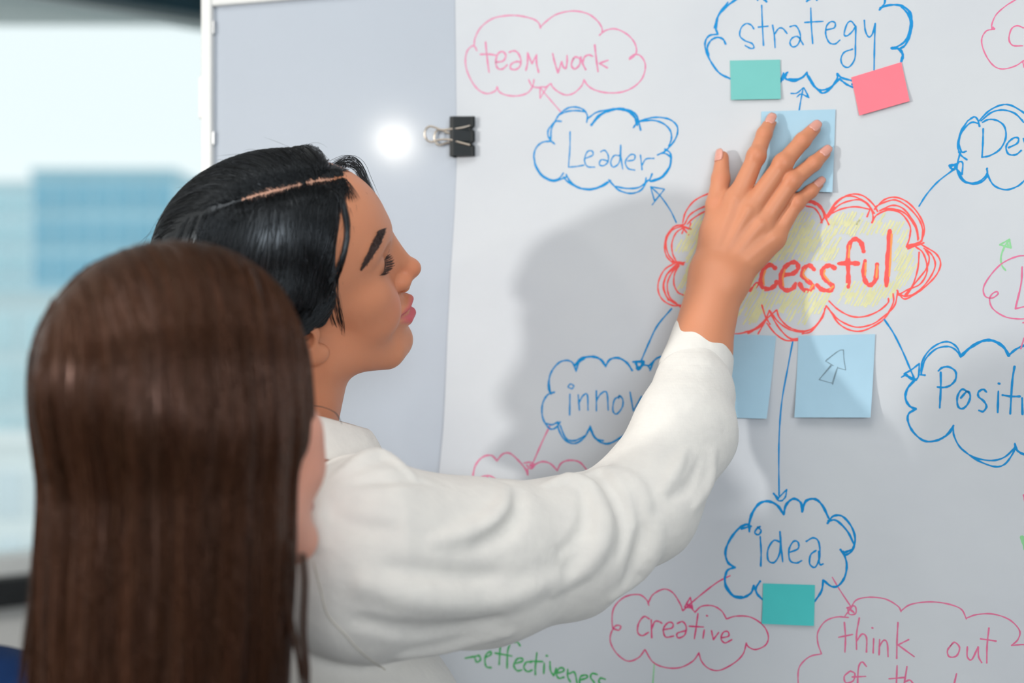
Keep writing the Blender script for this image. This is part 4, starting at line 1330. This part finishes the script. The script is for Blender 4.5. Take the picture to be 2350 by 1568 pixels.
def build_person_board():
    root = empty('person', (NA[0], NA[1], 0.0))
    tag(root, 'black-haired person in a white shirt pressing a hand on the blue note', 'person')
    base = lin(213, 143, 108)
    sk = skin_mat('skin_warm', base)
    # body: head, neck and shoulders, hand and forearm, trunk under the shirt
    V1, Q1 = mesh_sdf(bodyA_sdf, HA - (.14, .16, .22), HA + (.2, .2, .16), .0017)
    V2, Q2 = mesh_sdf(hand_sdf, (.10, 1.20, -.10), (.36, 1.42, .20), .0012)
    V3, Q3 = mesh_sdf(torsoA_sdf, (-.36, .98, -.62), (.24, 1.48, .0), .008)
    V = np.vstack([V1, V2, V3])
    Q = np.vstack([Q1, Q2 + len(V1), Q3 + len(V1) + len(V2)])
    body = mesh_obj('body', V, Q, sk, root, col=skin_tint(V, HA, RA, base, lin(206, 92, 102), lin(190, 150, 132)))
    body['label'] = 'bare face, neck and right hand with light brown skin'
    # shirt
    define_folds()
    cloth = mat('white_cotton', lin(236, 234, 229), 0.85, spec=0.2, sheen=0.1, noise=(60, lin(230, 228, 224), 0, 1),
                bump=[('X', 330, 0.10, 0.0006), ('Z', 330, 0.10, 0.0006), ('noise', 45, 0.3, 0.005), ('noise', 16, 0.3, 0.012)])
    V, Q = mesh_sdf(shirt_sdf, (-.42, .92, -.78), (.26, 1.55, .06), .0026)
    sh = mesh_obj('shirt', V, Q, cloth, root)
    sh['label'] = 'white long-sleeved cotton shirt'
    build_collar(root, cloth)
    build_cuff(root, cloth)
    seam = mat('seam_thread', lin(205, 200, 190), 0.9, noise=(80, lin(190, 186, 176), 0, 1))
    for pts in ([(720, 1290), (735, 1350), (752, 1412), (790, 1455), (832, 1500), (884, 1538)],):
        c = catmull(np.array(pts, float), 10)
        h = raycast(lambda x: shirt_sdf(x), c[:, 0], c[:, 1], 0.8)
        V, q = tubes(h[None], .0007, 6, taper=1)
        mesh_obj('seam', V, q, seam, sh)
    # teeth
    th = mat('teeth', (0.8, 0.77, 0.7), 0.25, noise=(200, (0.75, 0.71, 0.63), 0, 1))
    a = np.linspace(-1, 1, 25)
    g = np.array([wld((92.5 - 13 * abs(s) ** 1.6, 25 * s, -48 - 5 * t + 2.5 * abs(s)), HA, RA) for t in (0, 0.5, 1) for s in a])
    f = [(r * 25 + i, r * 25 + i + 1, (r + 1) * 25 + i + 1, (r + 1) * 25 + i) for r in range(2) for i in range(24)]
    mesh_obj('teeth', g, f, th, root)
    # eyebrows and lashes
    hf = lambda x: head_mm(loc_mm(x, HA, RA)) / 1000
    browm = mat('brow_hair', (0.05, 0.028, 0.025), 0.6, noise=(300, (0.08, 0.048, 0.042), 0, 1))
    up = catmull(np.array([(868, 529), (858, 550), (847, 573), (836, 598), (827, 620)], float), 8)
    dn = catmull(np.array([(885, 523), (878, 547), (866, 571), (848, 598), (828, 621)], float), 8)
    n = min(len(up), len(dn))
    rows = [up[:n] * (1 - t) + dn[:n] * t for t in np.linspace(0, 1, 7)]
    grid = np.vstack(rows)
    hit = raycast(hf, grid[:, 0], grid[:, 1], 0.9)
    gq = loc_mm(hit, HA, RA)
    gq[:, 0] = np.minimum(gq[:, 0], 100)
    nor = grad(lambda x: head_mm(x), gq.astype(np.float32), np.float32(1.0))
    hair_root = gq.copy()
    for sgn in (1, -1):
        mir = np.array([1, sgn, 1.0])
        patch = wld((gq + nor * 0.35) * mir, HA, RA)
        f = [(r * n + i, r * n + i + 1, (r + 1) * n + i + 1, (r + 1) * n + i)[::sgn] for r in range(6) for i in range(n - 1)]
        ob = mesh_obj('eyebrow', patch, f, browm, root)
        k = rng.integers(0, len(gq), 420)
        tang = wld(np.roll(gq, -3, 0) * mir, HA, RA) - wld(gq * mir, HA, RA)
        tang /= np.linalg.norm(tang, axis=1, keepdims=True) + 1e-9
        upv = (RA @ np.array([0, 0, 1.0]))
        st = wld((gq + nor * 0.3) * mir, HA, RA)[k] + rng.normal(0, .0004, (420, 3))
        nw = (nor * mir)[k] @ RA.T
        L = rng.uniform(.003, .006, 420)[:, None, None]
        t = np.linspace(0, 1, 4)[None, :, None]
        d = (tang[k] * 0.9 + upv * 0.25 + rng.normal(0, .15, (420, 3)))[:, None]
        V, q = tubes(st[:, None] + d * L * t + nw[:, None] * .0006 * t, .00017, 3)
        mesh_obj('brow_hairs', V, q, browm, ob)
        # lashes along the lowered lid
        base_c = catmull(np.array([(78.5, -20.5, 22.5), (79.6, -27, 19.8), (78.8, -34, 18.3), (74.5, -41, 18.8), (67, -47.5, 21)], float), 14)
        lid = base_c * mir
        lw = wld(lid, HA, RA)
        V, q = tubes(lw[None], .0006, 6, taper=.4)
        lo = mesh_obj('eyelashes', V, q, browm, root)
        k = rng.integers(2, len(lid) - 1, 120)
        out = (base_c - np.array([64, -32, 27])) * mir
        out = out / np.linalg.norm(out, axis=1, keepdims=True)
        dirs = out[k] * 0.75 + np.array([.75, 0, -.15]) + rng.normal(0, .09, (120, 3)) * mir
        dirs /= np.linalg.norm(dirs, axis=1, keepdims=True)
        t = np.linspace(0, 1, 6)[None, :, None]
        L = rng.uniform(6.0, 9.5, 120)[:, None, None]
        pl = lid[k][:, None] + dirs[:, None] * L * t + np.array([0, 0, 1.0]) * (t ** 2) * L * 0.35
        V, q = tubes(wld(pl.reshape(-1, 3), HA, RA).reshape(pl.shape), .00017, 3)
        mesh_obj('lash_hairs', V, q, browm, lo)
    # finger nails
    nm = mat('nail', lin(222, 156, 140), 0.28, spec=0.5, coat=0.4, coat_rough=0.12, noise=(300, lin(228, 168, 152), 0, 1))
    for k, js in FJ.items():
        r = FING[k][2]
        d = js[3] - js[2]
        d /= np.linalg.norm(d)
        nrm = BN - (BN @ d) * d
        if k == 'thumb':
            nrm = nrm - BT * 0.55
        nrm /= np.linalg.norm(nrm)
        sd = np.cross(nrm, d)
        V = []
        for j in range(9):
            t = j / 8
            ax = js[3] + d * (-.0055 + .0125 * t)
            rr = r[3] + (r[2] - r[3]) * max(0, (0.5 - t)) * 0.5
            wid = 0.80 * max(.18, 1 - abs((t - .48) / .56) ** 3.2) ** .5
            for i in range(9):
                a = (i / 8 - .5) * 2 * wid
                V.append(ax + (nrm * math.cos(a) + sd * math.sin(a)) * (rr + .00025) - nrm * .0024 * max(0, t - .45) ** 1.5)
        f = [(j * 9 + i, j * 9 + i + 1, (j + 1) * 9 + i + 1, (j + 1) * 9 + i) for j in range(8) for i in range(8)]
        o = mesh_obj('fingernail', V, f, nm, root)
        md = o.modifiers.new('thickness', 'SOLIDIFY')
        md.thickness = .0004
    build_hairA(root)
    tm = mat('dark_trousers', (0.02, 0.022, 0.03), 0.8, noise=(80, (0.03, 0.032, 0.04), 0, 1))
    sm = mat('black_leather', (0.012, 0.012, 0.012), 0.4, noise=(60, (0.02, 0.02, 0.02), 0, 1))
    legs_and_shoes(root, NA[0], NA[1], FA, SA, NA[2] - .62, tm, sm)


def build_collar(root, cloth):
    """folded shirt collar: stands up round the neck, falls over outside, open at the throat"""
    C = NA + np.array([0, 0, .0])
    n, rows = 48, 9
    V = []
    for r in range(rows):
        t = r / (rows - 1)
        for i in range(n):
            a = math.radians(-158 + 316 * i / (n - 1))          # 0 = nape
            back = 0.5 + 0.5 * math.cos(a)
            dirv = -FA * math.cos(a) + SA * math.sin(a)
            rad_top = .0605 + .004 * (1 - back)
            ztop = .013 + .040 * back
            fall = .036 + .012 * (1 - back) ** 4
            if t < .35:                                          # stand, inside
                u = t / .35
                rad, z = rad_top - .003 * (1 - u), ztop - .035 * (1 - u)
            else:
                u = (t - .35) / .65
                rad = rad_top + .003 * math.sin(min(1, u * 3) * math.pi / 2) + .024 * u
                z = ztop + .0025 * math.sin(min(1, u * 4) * math.pi) - fall * u
            V.append(C + dirv * rad + FA * (.012 * (1 - back)) + np.array([0, 0, z]))
    f = [(r * n + i, r * n + i + 1, (r + 1) * n + i + 1, (r + 1) * n + i) for r in range(rows - 1) for i in range(n - 1)]
    o = mesh_obj('collar', V, f, cloth, root)
    md = o.modifiers.new('thickness', 'SOLIDIFY')
    md.thickness = .0018
    md.offset = 0
    ss = o.modifiers.new('smooth', 'SUBSURF')
    ss.levels = ss.render_levels = 1


def build_cuff(root, cloth):
    ax = CUFF - FORE
    ax /= np.linalg.norm(ax)
    e1 = BT - (BT @ ax) * ax
    e1 /= np.linalg.norm(e1)
    e2 = np.cross(ax, e1)
    prof = [(.0268, -.01), (.0275, .012), (.0288, .0145), (.0302, .0135), (.0312, .004), (.0325, -.012), (.0348, -.026), (.036, -.034), (.0352, -.037), (.030, -.036)]
    n = 72
    V = []
    for r, h in prof:
        for i in range(n):
            a = 2 * math.pi * i / n
            w = 1 + .012 * math.sin(3 * a + 1) + .008 * math.sin(7 * a)
            V.append(CUFF + (e1 * math.cos(a) + e2 * math.sin(a) * .96) * r * w + ax * (h - .42 * r * math.cos(a)))
    f = [(j * n + i, j * n + (i + 1) % n, (j + 1) * n + (i + 1) % n, (j + 1) * n + i) for j in range(len(prof) - 1) for i in range(n)]
    o = mesh_obj('cuff', V, f, cloth, root)
    ss = o.modifiers.new('smooth', 'SUBSURF')
    ss.levels = ss.render_levels = 2


def build_hairA(root):
    hm = mat('black_hair', (0.012, 0.012, 0.015), 0.34, spec=0.5, attr='tint', tint=(0.8, 0.9, 1.0))
    f = lambda q: hairA_mm(q)
    lo, hi = np.array([-150, -110, -100]), np.array([120, 110, 150])
    V, Q = mesh_sdf(f, lo, hi, 2.6)
    n0 = len(V)
    cap = mesh_obj('hair', wld(V, HA, RA), Q, hm, root, col=np.tile([.0068, .0071, .0078], (n0, 1)))
    cap['label'] = 'sleek black hair parted on one side'
    fv = V.astype(np.float32)
    keep = (f(fv - 0) < 1.5) & (fv[:, 2] > -45)
    dp = part_dist(fv)
    keep &= ~((dp < 4.5) & (fv[:, 0] > -30))
    idx = np.nonzero(keep)[0]
    s1 = fv[rng.choice(idx, 6500)] + rng.normal(0, 1.0, (6500, 3)).astype(np.float32)
    lifts = rng.uniform(.1, 1.1, 6500).astype(np.float32)
    p1 = grow(s1, f, flowA, 13, 4.0, lifts, .8, jit=.10)
    # strands that leave the parting on both sides
    t = rng.uniform(0, 1, 2600)
    pc = catmull(PART[1:], 14)
    c = pc[(t * (len(pc) - 1)).astype(int)]
    side = rng.choice([-1.0, 1.0], 2600)
    ofs = np.abs(rng.normal(0, 2.6, 2600)) + .1
    s2 = c + np.stack([rng.normal(0, 2.2, 2600), side * ofs, 0 * t], 1)
    sk = lambda q: ell(q, (-6, 0, 44), (95, 72.5, 76))
    s2 = s2.astype(np.float32)
    for _ in range(3):
        s2 = s2 - (sk(s2) - .1)[:, None] * grad(sk, s2, np.float32(1))
    mixf = lambda q: np.minimum(hairA_mm(q), head_mm(q, ears=False))
    def flow2(q, side=side):
        v = flowA(q)
        r = side[:, None] < 0
        dR = np.stack([np.full(len(q), -.3), np.full(len(q), -.6), np.full(len(q), -.6)], 1)
        dL = np.stack([np.full(len(q), -.35), np.full(len(q), .9), np.full(len(q), 0.)], 1)
        near = (part_dist(q) < 9)[:, None]
        return np.where(near, np.where(r, dR, dL), v)
    l2 = rng.uniform(.2, 1.3, 2600).astype(np.float32)
    p2 = grow(s2, mixf, flow2, 14, 1.7, l2, .8, jit=.22)
    # baby hairs along the hairline and fly-aways
    reg = np.abs(hair_region(fv)) < 5
    hl = np.nonzero(reg & (f(fv) < 1) & (fv[:, 2] > 0) & (fv[:, 0] > 0))[0]
    s3 = fv[rng.choice(hl, 900)] + np.stack([rng.uniform(-3, 2, 900), rng.normal(0, 1, 900), rng.normal(0, 1, 900)], 1).astype(np.float32)
    s3 = s3[hair_region(s3) < -1.5]
    l3 = rng.uniform(0, .9, len(s3)).astype(np.float32)
    p3 = grow(s3, mixf, flowA, 7, 2.0, l3, .8, jit=.3)
    s4 = fv[rng.choice(idx, 170)]
    k4 = rng.uniform(.05, .55, 170).astype(np.float32)
    p4 = grow(s4, f, flowA, 12, 4.5, lambda s: .8 + k4 * s * s * .14, .8, jit=.45)
    def W(p):
        return wld(p.reshape(-1, 3), HA, RA).reshape(p.shape)
    # loose locks: one over the temple, one beyond the forehead, a few hairs down the neck
    hs = lambda x: np.minimum(head_mm(loc_mm(x, HA, RA)), hairA_mm(loc_mm(x, HA, RA))) / 1000
    locks = []
    def lock(pts, n, spread, lift, dep=None):
        c = catmull(np.array(pts, float), 6)
        for _ in range(n):
            tt = np.linspace(0, 1, len(c))[:, None]
            o = rng.normal(0, spread, 2) * (1 - .5 * tt) + rng.normal(0, spread * .6, 2) * tt
            q = c + o
            if dep is None:
                h = raycast(hs, q[:, 0], q[:, 1], .9, 70)
                g = np.array([0, -1, 0.])
                h = h * (1 - (lift * np.sin(np.pi * np.clip(tt, .02, 1)) + .0006))
            else:
                dd = dep + rng.normal(0, .004)
                h = np.array([P(a, b, dd) for a, b in q])
            ii = np.linspace(0, len(h) - 1, 14).astype(int)
            locks.append(h[ii])
    lock([(768, 432), (786, 467), (796, 521), (792, 570), (771, 626), (752, 660), (742, 700)], 46, 2.6, .003)
    lock([(770, 420), (790, 470), (799, 530), (786, 600), (768, 650), (760, 700)], 14, 5, .002)
    lock([(778, 600), (772, 660), (778, 720), (790, 760)], 8, 4, .001)
    lock([(752, 680), (762, 720), (772, 752)], 10, 6, .001)
    lock([(770, 640), (776, 690), (787, 735), (788, 775)], 5, 3, .001)
    lock([(768, 385), (796, 374), (820, 384), (836, 414), (852, 446), (868, 486), (874, 506)], 55, 5.5, 0, 1.214)
    lock([(764, 376), (800, 362), (826, 380), (842, 418), (860, 462)], 22, 5.5, 0, 1.216)
    lock([(722, 930), (745, 935), (770, 948), (785, 974)], 4, 1.0, 0, 1.13)
    lk = np.array(locks)
    def tint(n, lo, hi):
        v = rng.uniform(lo, hi, n)[:, None]
        return v * np.array([.95, 1.0, 1.12])
    groups = [(W(p1), rng.uniform(.00014, .00034, len(p1)), 3), (W(p2), .00015, 3), (W(p3), .00009, 3), (W(p4), .00010, 3), (lk, .00020, 3)]
    tints = [tint(len(p1), .0, .125) ** 2 + .002, tint(len(p2), .002, .012), tint(len(p3), .004, .012), tint(len(p4), .006, .02), tint(len(lk), .003, .01)]
    hair_object('hair_strands', groups, root, hm, tints)


# ---- the person in front
PHI = math.radians(36)
FB = np.array([math.sin(PHI), math.cos(PHI), 0])
SB = np.array([-math.cos(PHI), math.sin(PHI), 0])
_c, _s = math.cos(math.radians(8)), math.sin(math.radians(8))
RB = np.array([[_c, 0, -_s], [0, 1, 0], [_s, 0, _c]]) @ np.stack([FB, SB, np.array([0, 0, 1.0])], 1)   # head tilted a little
HB = P(438, 1028, .925)
NB = HB + np.array([0, 0, -.16]) - FB * .03


def bodyB_sdf(p):
    d = head_mm(loc_mm(p, HB, RB) / np.float32(.96), ears=False) * np.float32(.00096)
    nk = cone(p, HB - FB * .015 + np.array([0, 0, -.03]), NB, .052, .054)
    return smin(d, nk, .016)


def blouseB_sdf(p):
    t = p - NB.astype(p.dtype)
    u = np.stack([t @ FB.astype(p.dtype), t @ SB.astype(p.dtype), t[..., 2]], -1)
    m = np.stack([u[..., 0], np.abs(u[..., 1]), u[..., 2]], -1)
    d = ell(u, (.0, 0, -.24), (.10, .15, .22))
    d = smin(d, cone(m, (-.005, .03, -.03), (-.01, .165, -.035), .05, .05), .04)
    d = smin(d, cone(m, (-.01, .17, -.04), (.0, .20, -.33), .048, .04), .02)
    d = smin(d, cone(m, (.0, .20, -.33), (.06, .19, -.56), .04, .032), .02)
    d = smin(d, cone(m, (0, .04, -.3), (0, .045, -.58), .10, .115), .05)
    return smax(d, -cone(u, (0, 0, .05), (0.02, 0, -.035), .058, .05), .006)


def hairB_sdf(p):
    q = p - HB.astype(p.dtype)
    qh = loc_mm(p, HB, RB)
    top = ell(qh, (-3, 0, 44), (98, 78, 91)) / 1000
    top = smax(top, (qh[..., 0] - 62) / 1000, .012)
    X = p[..., 0]
    z = q[..., 2]
    # hanging mass: elliptical column whose centre and width change with height
    zz = [-.40, -.24, -.16, -.08, 0, .05]
    cxs = [-.236, -.234, -.228, -.223, -.220, -.218]
    hw = [.083, .082, .083, .085, .084, .078]
    c = np.interp(z, zz, cxs).astype(p.dtype)
    h = np.interp(z, zz, hw).astype(p.dtype)
    dx, dy = (X - c) / h, (p[..., 1] - (HB[1] + .012)) / np.float32(.098)
    r = np.sqrt(dx * dx + dy * dy) + 1e-6
    col = (r - 1) * np.minimum(h, .09)
    col = smax(col, z - .03, .03)
    col = np.maximum(col, -.42 - z)
    d = smin(top, col, .02)
    # locks: shallow vertical ridges
    an = np.arctan2(p[..., 1] - HB[1], X - c)
    rid = np.sin(an * 17 + np.sin(z * 14) * .8) * .0016 + np.sin(an * 41 + z * 9) * .0008
    d = d + rid * np.clip((.06 - z) / .08, 0, 1)
    face = q @ FB.astype(p.dtype) - (.038 + .045 * np.clip((z + .01) / .05, 0, 1))
    return smax(d, face, .012)


def flowB(p):
    q = p - HB.astype(p.dtype)
    lat = q @ (-SB).astype(p.dtype)
    s = np.where(lat > -.02, 1.0, -1.0)
    t = np.clip((q[:, 2] - .05) / .07, 0, 1)
    v = np.outer(s * t, -SB) * .9 + np.outer(t, -FB) * .35
    v[:, 2] -= 1.0 - .5 * t
    return v


def build_person_front():
    root = empty('person', (NB[0], NB[1], 0.0))
    tag(root, 'person seen from behind with long straight brown hair and blue top', 'person')
    base = lin(236, 168, 144)
    sk = skin_mat('skin_pink', base)
    V, Q = mesh_sdf(bodyB_sdf, HB - (.14, .14, .2), HB + (.16, .18, .15), .0028)
    mesh_obj('body', V, Q, sk, root, col=skin_tint(V, HB, RB, base, lin(190, 95, 95)))
    bl = mat('blue_fabric', lin(0, 36, 80), 0.8, spec=0.15, noise=(40, lin(0, 32, 72), 0, 1), bump=[('noise', 600, 0.2, 0.001)])
    V, Q = mesh_sdf(blouseB_sdf, NB - (.34, .34, .64), NB + (.34, .34, .04), .006)
    mesh_obj('blouse', V, Q, bl, root)['label'] = 'plain deep blue top'
    hm = mat('brown_hair', (0.05, 0.025, 0.016), 0.31, spec=0.5, attr='tint', tint=(1.0, 0.62, 0.52))
    V, Q = mesh_sdf(hairB_sdf, HB - (.2, .16, .44), HB + (.14, .18, .17), .0035)
    cap = mesh_obj('hair', V, Q, hm, root, col=np.tile([.043, .0177, .0083], (len(V), 1)))
    cap['label'] = 'long straight brown hair'
    fv = V.astype(np.float32)
    idx = np.nonzero(fv[:, 2] > HB[2] - .36)[0]
    n = 6500
    s = fv[rng.choice(idx, n)] + rng.normal(0, .001, (n, 3)).astype(np.float32)
    lf = rng.uniform(.0001, .0016, n).astype(np.float32)
    p1 = grow(s, hairB_sdf, flowB, 14, .0085, lf, .002, jit=.05)
    streak = np.sin(np.arctan2(p1[:, 0, 1] - HB[1], p1[:, 0, 0] + .22) * 19 + 1.0) * .5 + .5
    v = (rng.uniform(.5, 1.5, n) * (.85 + .3 * streak))[:, None] * .72
    red = rng.uniform(.9, 1.15, n)[:, None]
    t1 = v * np.hstack([.060 * red, .0245 + 0 * red, .0115 + 0 * red])
    # loose ends beside the cheek
    wl = []
    for pts, k, sp in (([(694, 1270), (700, 1340), (696, 1450), (704, 1540), (700, 1640)], 34, 4), ([(668, 1240), (655, 1330), (668, 1430), (690, 1520), (700, 1620)], 26, 4),
                       ([(640, 1200), (636, 1350), (640, 1450), (655, 1640)], 30, 6), ([(600, 1200), (598, 1350), (612, 1460), (606, 1640)], 60, 9), ([(575, 1200), (570, 1400), (560, 1640)], 60, 9),
                       ([(92, 1200), (84, 1300), (70, 1420), (45, 1600)], 30, 6)):
        c = catmull(np.array(pts, float), 5)
        for _ in range(k):
            o = rng.normal(0, sp, 2)
            dd = .90 + rng.normal(0, .01)
            h = np.array([P(a + o[0], b, dd) for a, b in c])
            wl.append(h[np.linspace(0, len(h) - 1, 15).astype(int)])
    wl = np.array(wl)
    t2 = rng.uniform(.6, 1.5, len(wl))[:, None] * np.array([.045, .019, .009])
    hair_object('hair_strands', [(p1, .00042, 3), (wl, .00034, 3)], root, hm, [t1, t2])
    tm = mat('grey_trousers', (0.06, 0.06, 0.065), 0.8, noise=(80, (0.08, 0.08, 0.085), 0, 1))
    sm = mat('black_leather', (0.012, 0.012, 0.012), 0.4)
    legs_and_shoes(root, NB[0], NB[1], FB, SB, NB[2] - .62, tm, sm)


if bpy:
    build_setting()
    build_city()
    build_board()
    pap = build_paper()
    build_writing(pap)
    build_notes()
    build_clip()
    build_person_board()
    build_person_front()
